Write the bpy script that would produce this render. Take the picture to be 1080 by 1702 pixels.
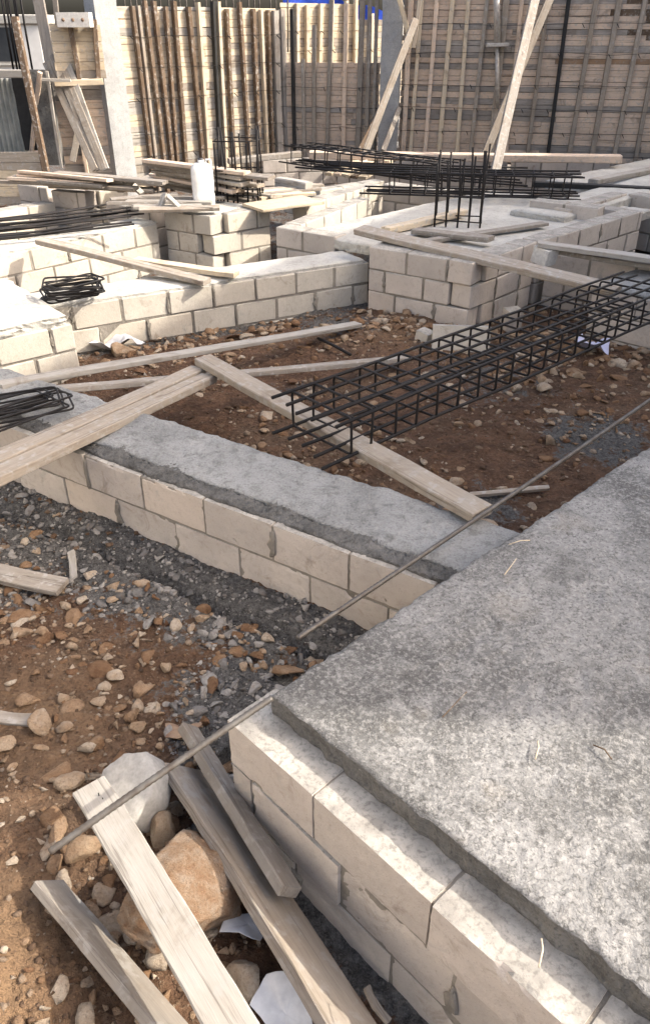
import bpy, bmesh, math, random
import numpy as np
from mathutils import Vector, Matrix
for o in list(bpy.data.objects): bpy.data.objects.remove(o)
S = bpy.context.scene
COL = S.collection
R = math.radians
# ------------------------------------------------------------------ camera, sky, sun, exposure
FPX, PITCH, CAMH = 1280.0, math.atan((851-45)/1280.0), 2.26
cd = bpy.data.cameras.new('camera'); cam = bpy.data.objects.new('camera', cd); COL.objects.link(cam)
cd.lens = FPX/1702*36; cd.sensor_width = 36; cd.clip_end = 2000; cd.clip_start = .02
cam.location = (0, 0, CAMH); cam.rotation_euler = (math.pi/2-PITCH, 0, 0)
S.camera = cam
S.render.resolution_x, S.render.resolution_y = 649, 1024
SUN_AZ, SUN_EL = R(95), R(38)
W = bpy.data.worlds.new('World'); S.world = W; W.use_nodes = True
wn = W.node_tree.nodes; wl = W.node_tree.links
sky = wn.new('ShaderNodeTexSky'); sky.sky_type = 'NISHITA'; sky.sun_disc = False
sky.sun_elevation = SUN_EL; sky.sun_rotation = SUN_AZ; sky.air_density = 1.0; sky.dust_density = 7; sky.ozone_density = .6
wn['Background'].inputs['Strength'].default_value = .15
wl.new(sky.outputs[0], wn['Background'].inputs['Color'])
sd = bpy.data.lights.new('sun', 'SUN'); sd.energy = 2.5; sd.angle = R(.6); sd.color = (1, .93, .82)
sun = bpy.data.objects.new('sun', sd); COL.objects.link(sun)
sv = Vector((math.sin(SUN_AZ)*math.cos(SUN_EL), math.cos(SUN_AZ)*math.cos(SUN_EL), math.sin(SUN_EL)))
sun.rotation_euler = sv.to_track_quat('Z', 'Y').to_euler(); sun.location = (12, 0, 14)
S.view_settings.view_transform = 'Standard'; S.view_settings.look = 'None'
S.view_settings.exposure = 1.6; S.view_settings.gamma = 1.0
S.render.engine = 'CYCLES'

# ------------------------------------------------------------------ layout helper: photo pixel + height -> place in the yard
cth, sth = math.cos(PITCH), math.sin(PITCH)
def P(px, py, z):
    a = (px-540)/FPX; b = -(py-851)/FPX
    d = Vector((a, cth+b*sth, -sth+b*cth)); t = (z-CAMH)/d.z
    return Vector((d.x*t, d.y*t, z))
def PY(px, py, y):
    a = (px-540)/FPX; b = -(py-851)/FPX
    d = Vector((a, cth+b*sth, -sth+b*cth)); t = y/d.y
    return Vector((d.x*t, y, CAMH+d.z*t))
def onwall(px, py, A, B, off=0):
    """place on the vertical plane through plan line A-B, moved towards the viewer by off"""
    A = Vector(A[:2]); B = Vector(B[:2]); d = (B-A).normalized(); n = Vector((d.y, -d.x)); A = A+n*off
    a = (px-540)/FPX; b = -(py-851)/FPX
    r = Vector((a, cth+b*sth, -sth+b*cth)); t = A.dot(n)/(r.x*n.x+r.y*n.y)
    return Vector((r.x*t, r.y*t, CAMH+r.z*t))

# ------------------------------------------------------------------ noise in numpy
def _h(ix, iy, iz, s):
    n = (ix.astype(np.int64)*374761393+iy.astype(np.int64)*668265263+iz.astype(np.int64)*2147483647+s*1274126177) & 0xffffffff
    n = ((n ^ (n >> 13))*1274126177) & 0xffffffff
    n = ((n ^ (n >> 16))*2246822519) & 0xffffffff
    return ((n ^ (n >> 15)) & 0xffffff)/float(0xffffff)
def vn(p, s=0):
    p = np.asarray(p, float); i = np.floor(p); f = p-i; f = f*f*(3-2*f); r = 0
    for dx in (0, 1):
        for dy in (0, 1):
            for dz in (0, 1):
                w = (f[:, 0] if dx else 1-f[:, 0])*(f[:, 1] if dy else 1-f[:, 1])*(f[:, 2] if dz else 1-f[:, 2])
                r = r+w*_h(i[:, 0]+dx, i[:, 1]+dy, i[:, 2]+dz, s)
    return r*2-1
def fbm(p, oct=4, s=0, gain=.5):
    p = np.asarray(p, float); r = 0; a = 1; t = 0
    for k in range(oct):
        r = r+a*vn(p*(2**k)+k*17.3, s+k); t += a; a *= gain
    return r/t
def xyz(x, y, z=None):
    x = np.ravel(x); y = np.ravel(y)
    return np.stack([x, y, np.zeros_like(x) if z is None else np.ravel(z)], 1)
def worley(x, y, s=0):
    """distance to the nearest cell point, 2-D, unit cells"""
    x = np.ravel(x); y = np.ravel(y); ix = np.floor(x); iy = np.floor(y); best = np.full(x.shape, 9.)
    z = np.zeros_like(x)
    for dx in (-1, 0, 1):
        for dy in (-1, 0, 1):
            cx = ix+dx; cy = iy+dy
            px = cx+_h(cx, cy, z, s+1); py = cy+_h(cx, cy, z, s+2)
            best = np.minimum(best, np.hypot(px-x, py-y))
    return best
rng = np.random.RandomState(7)
random.seed(11)

# ------------------------------------------------------------------ materials
class M:
    def __init__(s, name):
        s.m = bpy.data.materials.new(name); s.m.use_nodes = True
        s.n = s.m.node_tree.nodes; s.l = s.m.node_tree.links; s.b = s.n['Principled BSDF']
        s.b.inputs['Specular IOR Level'].default_value = .3
    def new(s, t, **k):
        n = s.n.new(t)
        for a, v in k.items(): setattr(n, a, v)
        return n
    def put(s, sock, v):
        if v is None: return
        if hasattr(v, 'node'): s.l.new(v, sock)
        else: sock.default_value = v
    def coord(s, kind='world', scale=(1, 1, 1), rand=0):
        if kind == 'world': o = s.new('ShaderNodeNewGeometry').outputs['Position']
        else: o = s.new('ShaderNodeTexCoord').outputs['Object']
        if rand:
            oi = s.new('ShaderNodeObjectInfo'); mm = s.new('ShaderNodeMath', operation='MULTIPLY'); s.l.new(oi.outputs['Random'], mm.inputs[0]); mm.inputs[1].default_value = rand
            ad = s.new('ShaderNodeVectorMath', operation='ADD'); s.l.new(o, ad.inputs[0]); s.l.new(mm.outputs[0], ad.inputs[1]); o = ad.outputs[0]
        if tuple(scale) != (1, 1, 1):
            v = s.new('ShaderNodeVectorMath', operation='MULTIPLY'); s.l.new(o, v.inputs[0]); v.inputs[1].default_value = scale; o = v.outputs[0]
        return o
    def noise(s, c, scale, detail=4, rough=.55, dist=0):
        n = s.new('ShaderNodeTexNoise'); s.l.new(c, n.inputs['Vector']); n.inputs['Scale'].default_value = scale
        n.inputs['Detail'].default_value = detail; n.inputs['Roughness'].default_value = rough; n.inputs['Distortion'].default_value = dist
        return n.outputs['Fac']
    def voro(s, c, scale, feature='F1', out='Distance'):
        n = s.new('ShaderNodeTexVoronoi', feature=feature); s.l.new(c, n.inputs['Vector']); n.inputs['Scale'].default_value = scale
        return n.outputs[out]
    def ramp(s, f, stops, interp='LINEAR'):
        n = s.new('ShaderNodeValToRGB'); s.l.new(f, n.inputs[0]); r = n.color_ramp; r.interpolation = interp
        while len(r.elements) < len(stops): r.elements.new(.5)
        for e, (p, c) in zip(r.elements, stops):
            e.position = p; e.color = (c, c, c, 1) if isinstance(c, (int, float)) else (*c, 1)
        return n.outputs[0]
    def mix(s, f, a, b, mode='MIX'):
        n = s.new('ShaderNodeMix', data_type='RGBA', blend_type=mode)
        s.put(n.inputs[0], f)
        for k, v in ((6, a), (7, b)):
            if isinstance(v, tuple): v = (*v, 1) if len(v) == 3 else v
            s.put(n.inputs[k], v)
        return n.outputs[2]
    def math(s, op, a, b=None):
        n = s.new('ShaderNodeMath', operation=op); s.put(n.inputs[0], a); s.put(n.inputs[1], b); return n.outputs[0]
    def rnd(s): return s.new('ShaderNodeObjectInfo').outputs['Random']
    def attr(s, name): return s.new('ShaderNodeAttribute', attribute_name=name).outputs['Fac']
    def bump(s, h, strength, dist, prev=None):
        n = s.new('ShaderNodeBump'); n.inputs['Strength'].default_value = strength; n.inputs['Distance'].default_value = dist
        s.l.new(h, n.inputs['Height'])
        if prev: s.l.new(prev, n.inputs['Normal'])
        return n.outputs[0]
    def done(s, col, rough=.9, normal=None, metal=0, spec=None):
        s.put(s.b.inputs['Base Color'], (*col, 1) if isinstance(col, tuple) and len(col) == 3 else col)
        s.put(s.b.inputs['Roughness'], rough); s.put(s.b.inputs['Metallic'], metal)
        if normal: s.l.new(normal, s.b.inputs['Normal'])
        if spec is not None: s.b.inputs['Specular IOR Level'].default_value = spec
        return s.m
MT = {}
def mk_block(name, base, dark, stain):
    m = M(name); c = m.coord('object', rand=37)
    n1 = m.noise(c, 3.5, 5, .6); n2 = m.noise(c, 26, 4, .6); n3 = m.noise(c, 160, 3, .6)
    col = m.mix(m.ramp(n1, [(.32, 0), (.72, 1)]), dark, base)
    col = m.mix(m.math('MULTIPLY', m.ramp(n2, [(.52, 0), (.72, 1)]), .35), col, stain)
    r = m.rnd(); col = m.mix(m.math('MULTIPLY', m.ramp(r, [(0, 1), (.45, 0), (1, 0)]), .6), col, tuple(x*.62 for x in base))
    col = m.mix(m.math('MULTIPLY', m.ramp(r, [(.72, 0), (1, 1)]), .35), col, (base[0]*1.02, base[1]*.93, base[2]*.83))
    col = m.mix(m.math('MULTIPLY', m.ramp(n3, [(.58, 0), (.7, 1)]), .4), col, tuple(x*.55 for x in dark))
    sx = m.new('ShaderNodeSeparateXYZ'); m.l.new(m.new('ShaderNodeNewGeometry').outputs['Normal'], sx.inputs[0]); wc = m.coord('world')
    dust = m.mix(m.ramp(m.noise(wc, 9, 4, .6), [(.4, 0), (.62, 1)]), (.37, .348, .312), (.25, .234, .21)); dust = m.mix(m.ramp(m.noise(wc, 60, 6, .7), [(.5, 0), (.64, .6)]), dust, (.13, .122, .11)); dust = m.mix(m.ramp(m.noise(wc, 22, 5, .7, 1.0), [(.56, 0), (.68, .7)]), dust, (.16, .148, .13))
    stn = m.noise(c, 6, 6, .7, 1.0); col = m.mix(m.ramp(stn, [(.58, 0), (.72, .6)]), col, (.19, .145, .11)); col = m.mix(m.ramp(m.noise(c, 11, 5, .65, .6), [(.58, 0), (.7, .5)]), col, (.33, .315, .29))
    col = m.mix(m.ramp(sx.outputs[2], [(.6, 0), (.8, 1)]), col, dust)
    b = m.bump(n3, .35, .004); b = m.bump(n2, .5, .006, b); b = m.bump(m.noise(wc, 38, 6, .7), .4, .006, b)
    MT[name] = m.done(col, .95, b, spec=.2)
mk_block('block', (.54, .485, .43), (.41, .365, .325), (.29, .24, .20))
mk_block('block_pale', (.54, .495, .425), (.42, .385, .33), (.31, .26, .21))
def mk_mortar():
    m = M('mortar'); c = m.coord('world'); n = m.noise(c, 30, 5, .6); n2 = m.noise(c, 4, 3)
    col = m.mix(n, (.11, .098, .083), (.25, .225, .19)); col = m.mix(m.ramp(n2, [(.4, 0), (.7, .6)]), col, (.33, .30, .255))
    MT['mortar'] = m.done(col, .95, m.bump(n, .9, .012), spec=.2)
mk_mortar()
def mk_concrete(name, light, dark, pit, scale=1.0, pits=.5, bstr=.6):
    m = M(name); c = m.coord('world')
    n1 = m.noise(c, 2.2*scale, 6, .6); n2 = m.noise(c, 15*scale, 6, .65, .4); n3 = m.noise(c, 85*scale, 4, .65); v = m.voro(c, 55*scale)
    col = m.mix(m.ramp(n1, [(.34, 0), (.66, 1)]), dark, light)
    col = m.mix(m.math('MULTIPLY', m.ramp(n2, [(.5, 0), (.66, 1)]), pits), col, pit)
    col = m.mix(m.math('MULTIPLY', m.ramp(n3, [(.52, 0), (.68, 1)]), pits*.9), col, tuple(x*.8 for x in pit))
    col = m.mix(m.math('MULTIPLY', m.ramp(n3, [(.3, 1), (.46, 0)]), .35), col, tuple(min(1, x*1.25) for x in light))
    b = m.bump(n3, bstr, .006); b = m.bump(v, bstr*.5, .006, b); b = m.bump(n2, bstr, .012, b)
    MT[name] = m.done(col, .92, b, spec=.25)
def mk_slab():
    m = M('slab'); c = m.coord('world'); n1 = m.noise(c, 1.5, 5, .55, .3); n2 = m.noise(c, 7, 6, .6, .6); n3 = m.noise(c, 60, 5, .65); n4 = m.noise(c, 190, 3, .6); n5 = m.noise(c, 28, 5, .65, .8)
    dn = m.new('ShaderNodeTexNoise'); m.l.new(c, dn.inputs['Vector']); dn.inputs['Scale'].default_value = 40; dn.inputs['Detail'].default_value = 2
    sc = m.new('ShaderNodeVectorMath', operation='MULTIPLY_ADD'); m.l.new(dn.outputs['Color'], sc.inputs[0]); sc.inputs[1].default_value = (.016, .016, .016); m.l.new(c, sc.inputs[2]); wc = sc.outputs[0]
    v = m.voro(wc, 72, 'DISTANCE_TO_EDGE'); cell = m.voro(wc, 72, 'F1', 'Color'); sx = m.new('ShaderNodeSeparateColor'); m.l.new(cell, sx.inputs[0])
    n6 = m.noise(c, 85, 4, .65, .5); n7 = m.noise(c, 16, 5, .65, 1.0)
    col = m.mix(m.ramp(n1, [(.42, 0), (.56, 1)]), (.095, .093, .09), (.215, .211, .204))
    col = m.mix(m.ramp(n2, [(.36, .6), (.5, 0)]), col, (.27, .265, .255))
    col = m.mix(m.ramp(n7, [(.5, 0), (.68, .6)]), col, (.11, .108, .104))
    col = m.mix(m.ramp(n3, [(.48, 0), (.60, .48)]), col, (.35, .342, .326))
    col = m.mix(m.ramp(n6, [(.53, 0), (.64, .68)]), col, (.055, .053, .05)); col = m.mix(m.ramp(m.noise(c, 2.6, 4, .6, .5), [(.54, 0), (.66, .5)]), col, (.10, .098, .094)); col = m.mix(m.ramp(m.noise(c, 30, 4, .6, 2.0), [(.62, 0), (.68, .7)]), col, (.06, .058, .055))
    ck = m.math('MULTIPLY', m.ramp(v, [(.03, 1), (.17, 0)]), m.ramp(n7, [(.44, .0), (.62, .5)])); col = m.mix(ck, col, (.05, .048, .045))
    col = m.mix(m.ramp(n4, [(.36, .25), (.42, 0)]), col, (.40, .39, .37))
    col = m.mix(m.ramp(m.noise(c, 4, 4, .6), [(.6, 0), (.75, .25)]), col, (.30, .25, .185))
    b = m.bump(n4, .5, .004); b = m.bump(m.ramp(v, [(0, 0), (.3, 1)]), .15, .005, b); b = m.bump(n7, .5, .012, b); b = m.bump(n3, .6, .008, b); MT['slab'] = m.done(col, .92, b, spec=.25)
mk_slab()
mk_concrete('concrete', (.275, .276, .27), (.185, .186, .182), (.09, .088, .085), 1.2, .6, .8)
mk_concrete('concrete_pale', (.46, .445, .405), (.35, .335, .305), (.2, .187, .165), 1, .4, .5)
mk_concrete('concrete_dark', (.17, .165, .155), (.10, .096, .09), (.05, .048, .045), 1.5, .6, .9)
mk_concrete('rough_mortar', (.15, .146, .14), (.07, .068, .064), (.035, .034, .032), 1.6, .6, .9)
mk_concrete('column_concrete', (.34, .345, .345), (.26, .265, .268), (.17, .17, .168), .8, .4, .3)
def mk_dirt():
    m = M('dirt'); c = m.coord('world')
    n1 = m.noise(c, 1.5, 6, .62); n2 = m.noise(c, 7, 6, .65, .3); n3 = m.noise(c, 38, 5, .7); n4 = m.noise(c, 150, 3, .6); v = m.voro(c, 42)
    red = m.mix(m.ramp(n2, [(.3, 0), (.72, 1)]), (.06, .034, .022), (.185, .105, .064))
    red = m.mix(m.ramp(n1, [(.5, 0), (.75, .75)]), red, (.15, .108, .074))
    red = m.mix(m.ramp(n3, [(.55, 0), (.7, .8)]), red, (.24, .165, .108))
    red = m.mix(m.ramp(n3, [(.3, .7), (.45, 0)]), red, (.03, .018, .013))
    grey = m.mix(m.ramp(n3, [(.35, 0), (.68, 1)]), (.04, .038, .036), (.16, .153, .146))
    grey = m.mix(m.ramp(n4, [(.5, 0), (.7, .6)]), grey, (.24, .228, .212))
    cem = m.attr('cement'); cem = m.math('ADD', cem, m.math('MULTIPLY', m.math('SUBTRACT', n2, .5), 1.6)); cem = m.math('ADD', cem, m.math('MULTIPLY', m.math('SUBTRACT', n3, .5), 1.0))
    red = m.mix(m.math('MULTIPLY', m.attr('clay'), m.ramp(n2, [(.35, .5), (.6, 1)])), red, (.26, .17, .098)); col = m.mix(m.ramp(cem, [(.43, 0), (.57, 1)]), red, grey)
    b = m.bump(n4, .8, .008); b = m.bump(v, .6, .016, b); b = m.bump(n3, 1.0, .035, b)
    MT['dirt'] = m.done(col, .95, b, spec=.2)
mk_dirt()
def mk_stone(name, stops, sc=6):
    m = M(name); c = m.coord('world'); at = m.attr('tint'); n1 = m.noise(c, sc, 6, .65, .5); n2 = m.noise(c, sc*8, 5, .65)
    f = m.math('ADD', m.math('MULTIPLY', n1, .55), m.math('MULTIPLY', at, .5))
    col = m.ramp(f, stops); col = m.mix(m.ramp(n2, [(.5, 0), (.72, .55)]), col, (.12, .075, .045))
    MT[name] = m.done(col, .92, m.bump(m.noise(c, sc*30, 4, .6), .7, .006, m.bump(n2, 1.0, .016)), spec=.2)
mk_stone('pebbles', [(.15, (.05, .034, .024)), (.4, (.11, .068, .043)), (.6, (.16, .11, .075)), (.72, (.26, .20, .145)), (.85, (.36, .32, .27))])
mk_stone('limestone', [(.2, (.13, .065, .035)), (.4, (.25, .15, .085)), (.58, (.37, .265, .175)), (.78, (.50, .42, .33))], 14)
mk_stone('boulder', [(.34, (.14, .07, .038)), (.46, (.25, .14, .078)), (.56, (.32, .22, .145)), (.66, (.39, .31, .24)), (.85, (.43, .37, .31))], 22)
mk_stone('gravel_grey', [(.2, (.08, .076, .072)), (.5, (.2, .19, .18)), (.8, (.36, .34, .31))])
def mk_wood(name, a, b, grey, knots=.5, dk=.5):
    m = M(name); c = m.coord('object', rand=53)
    cs = m.new('ShaderNodeVectorMath', operation='MULTIPLY'); m.l.new(c, cs.inputs[0]); cs.inputs[1].default_value = (1.6, 26, 26)
    g = m.noise(cs.outputs[0], 1.6, 6, .62, .8); cs2 = m.new('ShaderNodeVectorMath', operation='MULTIPLY'); m.l.new(c, cs2.inputs[0]); cs2.inputs[1].default_value = (5, 110, 110)
    g2 = m.noise(cs2.outputs[0], 2, 3, .6); n = m.noise(c, 5, 4, .6)
    col = m.mix(m.ramp(g, [(.32, 0), (.68, 1)]), b, a)
    col = m.mix(m.math('MULTIPLY', m.ramp(n, [(.4, 0), (.66, 1)]), .65), col, grey)
    col = m.mix(m.math('MULTIPLY', m.ramp(g2, [(.54, 0), (.7, 1)]), .45), col, tuple(x*.5 for x in b))
    dn = m.noise(c, 22, 4, .6); col = m.mix(m.math('MULTIPLY', m.ramp(dn, [(.54, 0), (.64, 1)]), .7), col, (.37, .355, .33)); cs3 = m.new('ShaderNodeVectorMath', operation='MULTIPLY'); m.l.new(c, cs3.inputs[0]); cs3.inputs[1].default_value = (.5, 22, 22); sp = m.noise(cs3.outputs[0], 1.3, 5, .6, .3); col = m.mix(m.ramp(sp, [(.60, 0), (.635, .75), (.66, 0)]), col, (.06, .045, .033))
    r = m.rnd(); col = m.mix(m.math('MULTIPLY', r, dk), col, tuple(x*.66 for x in b))
    mud = m.noise(c, 3.2, 6, .7, .6); col = m.mix(m.ramp(mud, [(.56, 0), (.68, .55)]), col, (.15, .118, .088))
    if knots:
        ck = m.new('ShaderNodeVectorMath', operation='MULTIPLY'); m.l.new(c, ck.inputs[0]); ck.inputs[1].default_value = (2.4, 8, 8)
        k = m.voro(ck.outputs[0], 1.0); col = m.mix(m.ramp(k, [(.06, knots), (.14, 0)]), col, (.09, .055, .035))
    bb = m.bump(g2, .35, .003); bb = m.bump(g, .35, .004, bb)
    MT[name] = m.done(col, .85, bb, spec=.25)
mk_wood('wood', (.36, .31, .255), (.24, .198, .155), (.32, .295, .26))
mk_wood('wood_grey', (.31, .275, .235), (.20, .172, .142), (.27, .252, .23))
mk_wood('wood_white', (.41, .385, .345), (.29, .262, .225), (.40, .385, .36), .3)
mk_wood('wood_brown', (.17, .115, .075), (.10, .066, .042), (.16, .125, .097))
mk_wood('wood_tan', (.62, .52, .385), (.49, .395, .275), (.56, .485, .38), .3, .35)
mk_wood('wood_old', (.68, .54, .42), (.54, .415, .315), (.60, .49, .40), .35, .3)
mk_wood('wood_green', (.29, .29, .225), (.2, .19, .145), (.31, .29, .25), .3)
mk_wood('wood_orange', (.42, .275, .165), (.29, .18, .11), (.37, .29, .22), .3)
mk_wood('wood_limed', (.50, .445, .39), (.24, .215, .19), (.31, .29, .27), .3)
def mk_metal(name, a, b, rough=.55, metal=.6):
    m = M(name); c = m.coord('world'); n = m.noise(c, 25, 5, .6); n2 = m.noise(c, 3, 3)
    col = m.mix(m.ramp(n, [(.35, 0), (.7, 1)]), a, b); col = m.mix(m.ramp(n2, [(.45, 0), (.7, .5)]), col, tuple(x*.6 for x in a))
    MT[name] = m.done(col, rough, m.bump(n, .3, .002), metal)
mk_metal('rebar', (.008, .008, .009), (.022, .017, .015), .65, .2)
mk_metal('rebar_grey', (.13, .122, .112), (.07, .055, .045), .5, .4)
mk_metal('steel_prop', (.45, .43, .4), (.3, .27, .24), .5, .3)
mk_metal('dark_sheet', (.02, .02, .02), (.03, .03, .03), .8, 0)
def mk_flat(name, a, b, rough=.6, sc=12, tr=0):
    m = M(name); c = m.coord('world'); n = m.noise(c, sc, 5, .6)
    MT[name] = m.done(m.mix(m.ramp(n, [(.35, 0), (.7, 1)]), a, b), rough, m.bump(n, .25, .004))
mk_flat('plastic_white', (.72, .71, .69), (.6, .59, .56), .35)
mk_flat('plastic_cap', (.04, .04, .045), (.06, .06, .06), .5)
mk_flat('sheet_white', (.60, .60, .61), (.46, .46, .48), .55, 25)
mk_flat('paper_blue', (.52, .53, .66), (.42, .43, .60), .6)
mk_flat('tarp_blue', (.02, .05, .35), (.03, .09, .5), .4)
mk_flat('plaster', (.65, .635, .60), (.57, .555, .525), .9, 3)
mk_flat('foam', (.62, .60, .56), (.46, .44, .41), .9, 40)
mk_flat('sheet_green', (.30, .31, .29), (.19, .2, .19), .6, 6)
mk_flat('glass', (.03, .035, .04), (.05, .055, .06), .15, 2)
mk_flat('chunk', (.36, .345, .32), (.27, .257, .238), .95, 60)
mk_flat('rag', (.16, .10, .07), (.3, .22, .15), .9, 20)

# ------------------------------------------------------------------ mesh and object helpers
def mesh(name, v, f, mat=None, smooth=False):
    me = bpy.data.meshes.new(name); me.from_pydata([tuple(map(float, p)) for p in v], [], [tuple(int(i) for i in q) for q in f])
    if mat: me.materials.append(MT[mat])
    if smooth: me.polygons.foreach_set('use_smooth', [True]*len(me.polygons))
    me.update(); return me
def fast_mesh(name, v, tris, mat, smooth=False, attrs=None):
    """triangles or quads by array"""
    me = bpy.data.meshes.new(name); v = np.asarray(v, np.float32); tris = np.asarray(tris, np.int32); k = tris.shape[1]
    me.vertices.add(len(v)); me.vertices.foreach_set('co', v.ravel())
    me.loops.add(tris.size); me.loops.foreach_set('vertex_index', tris.ravel())
    me.polygons.add(len(tris)); me.polygons.foreach_set('loop_start', np.arange(0, tris.size, k, dtype=np.int32))
    try: me.polygons.foreach_set('loop_total', np.full(len(tris), k, np.int32))
    except Exception: pass
    if smooth: me.polygons.foreach_set('use_smooth', np.ones(len(tris), bool))
    for an, av in (attrs or {}).items():
        at = me.attributes.new(an, 'FLOAT', 'POINT'); at.data.foreach_set('value', np.asarray(av, np.float32))
    me.materials.append(MT[mat]); me.update(calc_edges=True); me.validate(); return me
def obj(name, me, parent=None, mw=None):
    o = bpy.data.objects.new(name, me); COL.objects.link(o)
    if parent is not None: o.parent = parent
    if mw is not None: o.matrix_basis = mw if parent is None else world_inv(parent) @ mw
    return o
_inv = {}
def world_inv(p):
    if p.name not in _inv:
        m = p.matrix_basis.copy(); q = p.parent
        while q: m = q.matrix_basis @ m; q = q.parent
        _inv[p.name] = m.inverted()
    return _inv[p.name]
def tag(o, label=None, cat=None, group=None, kind=None):
    if label: o['label'] = label
    if cat: o['category'] = cat
    if group: o['group'] = group
    if kind: o['kind'] = kind
    return o
def thing(name, loc, label, cat, group=None):
    e = bpy.data.objects.new(name, None); COL.objects.link(e); e.empty_display_size = .05
    e.matrix_basis = Matrix.Translation(loc); return tag(e, label, cat, group)
def chamfer(L, D, H, c, jit=0, rs=None):
    """box with chamfered edges, centred; 24 vertices"""
    v = []; idx = {}
    for sx in (-1, 1):
        for sy in (-1, 1):
            for sz in (-1, 1):
                for ax in range(3):
                    p = [sx*(L/2-c), sy*(D/2-c), sz*(H/2-c)]; p[ax] = (sx*L/2, sy*D/2, sz*H/2)[ax]
                    if jit: p = [q+rs.uniform(-jit, jit) for q in p]
                    idx[(sx, sy, sz, ax)] = len(v); v.append(p)
    f = []
    def add(q):
        a, b, cc = (np.array(v[q[k]]) for k in (0, 1, 2)); n = np.cross(b-a, cc-a); ctr = np.mean([v[k] for k in q], 0)
        f.append(q if n.dot(ctr) > 0 else q[::-1])
    for ax in range(3):
        o1, o2 = [(1, 2), (0, 2), (0, 1)][ax]
        for s in (-1, 1):
            q = []
            for (a, b) in ((-1, -1), (1, -1), (1, 1), (-1, 1)):
                k = [0, 0, 0]; k[ax] = s; k[o1] = a; k[o2] = b; q.append(idx[(*k, ax)])
            add(q)
            for t in (-1, 1):
                if ax < 2:
                    for o in range(ax+1, 3):
                        r = 3-ax-o; q = []
                        for e in (-1, 1):
                            k = [0, 0, 0]; k[ax] = s; k[o] = t; k[r] = e; q.append((idx[(*k, ax)], idx[(*k, o)]))
                        add([q[0][0], q[1][0], q[1][1], q[0][1]])
    for sx in (-1, 1):
        for sy in (-1, 1):
            for sz in (-1, 1): add([idx[(sx, sy, sz, a)] for a in range(3)])
    return v, f
def grid_box(L, D, H, step, seed, chip=.012, rough=.0015, rnd=.003):
    """subdivided box with rounded, chipped edges"""
    nx, ny, nz = (max(2, int(round(q/step))) for q in (L, D, H)); idx = {}; v = []; f = []
    def vi(i, j, k):
        if (i, j, k) not in idx: idx[(i, j, k)] = len(v); v.append((i/nx-.5, j/ny-.5, k/nz-.5))
        return idx[(i, j, k)]
    for i in range(nx):
        for j in range(ny):
            f.append([vi(i, j, nz), vi(i+1, j, nz), vi(i+1, j+1, nz), vi(i, j+1, nz)]); f.append([vi(i, j, 0), vi(i, j+1, 0), vi(i+1, j+1, 0), vi(i+1, j, 0)])
    for i in range(nx):
        for k in range(nz):
            f.append([vi(i, 0, k), vi(i+1, 0, k), vi(i+1, 0, k+1), vi(i, 0, k+1)]); f.append([vi(i, ny, k), vi(i, ny, k+1), vi(i+1, ny, k+1), vi(i+1, ny, k)])
    for j in range(ny):
        for k in range(nz):
            f.append([vi(0, j, k), vi(0, j, k+1), vi(0, j+1, k+1), vi(0, j+1, k)]); f.append([vi(nx, j, k), vi(nx, j+1, k), vi(nx, j+1, k+1), vi(nx, j, k+1)])
    V = np.array(v)*np.array([L, D, H]); half = np.array([L, D, H])/2
    n = fbm(V*14+seed*7.7, 3, seed)
    c = rnd+chip*np.clip(n-.3, 0, 1)*5
    inner = np.clip(V, -(half-c[:, None]), half-c[:, None]); d = V-inner; ln = np.linalg.norm(d, axis=1, keepdims=True); ln[ln == 0] = 1
    edge = (np.abs(d) > 1e-9).sum(1) >= 2
    V2 = inner+d/ln*c[:, None]; V = np.where(edge[:, None], V2, V)
    V = V+np.sign(V)*(np.abs(np.abs(V)-half) < c[:, None]*1.01)*(fbm(V*40+seed, 2, seed+5)*rough)[:, None]
    return V, f
def basis(o, x, up=(0, 0, 1), roll=0):
    x = Vector(x).normalized(); up = Vector(up); y = up.cross(x)
    if y.length < 1e-5: y = Vector((0, 1, 0)).cross(x)
    y.normalize(); z = x.cross(y)
    if roll:
        c, s = math.cos(roll), math.sin(roll); y, z = y*c+z*s, z*c-y*s
    m = Matrix((x, y, z)).transposed().to_4x4(); m.translation = o; return m
_bcache = {}
def board_mesh(L, w, t, mat, seed=0, n=1, c=None, warp=0, ragged=0):
    key = (round(L, 2), round(w, 3), round(t, 3), mat, seed, n, warp)
    if key in _bcache: return _bcache[key]
    rs = random.Random(seed*31+int(L*100)); c = c or min(w, t)*.1
    sec = [(-w/2+c, -t/2), (w/2-c, -t/2), (w/2, -t/2+c), (w/2, t/2-c), (w/2-c, t/2), (-w/2+c, t/2), (-w/2, t/2-c), (-w/2, -t/2+c)]
    v = []; f = []; ph = rs.uniform(0, 6)
    for i in range(n+1):
        u = i/n; x = (u-.5)*L; by = warp*math.sin(u*3.1+ph); bz = warp*.7*math.sin(u*3.6+ph*1.7); tw = warp*2*(u-.5); k = 1+rs.uniform(-.012, .012)
        for (y, z) in sec:
            xx = x
            if ragged and i in (0, n): xx += rs.uniform(-ragged, ragged)
            yy, zz = y*k+rs.uniform(-1, 1)*min(warp, .0025)*.6, z*k+rs.uniform(-1, 1)*min(warp, .0025)*.6; v.append((xx, yy*math.cos(tw)-zz*math.sin(tw)+by, yy*math.sin(tw)+zz*math.cos(tw)+bz))
    for i in range(n):
        for j in range(8):
            a = i*8+j; b = i*8+(j+1) % 8; f.append((a, a+8, b+8, b))
    f.append(tuple(range(8))); f.append(tuple(n*8+j for j in reversed(range(8))))
    _bcache[key] = mesh('board', v, f, mat); return _bcache[key]
for_seed = [0]
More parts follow.
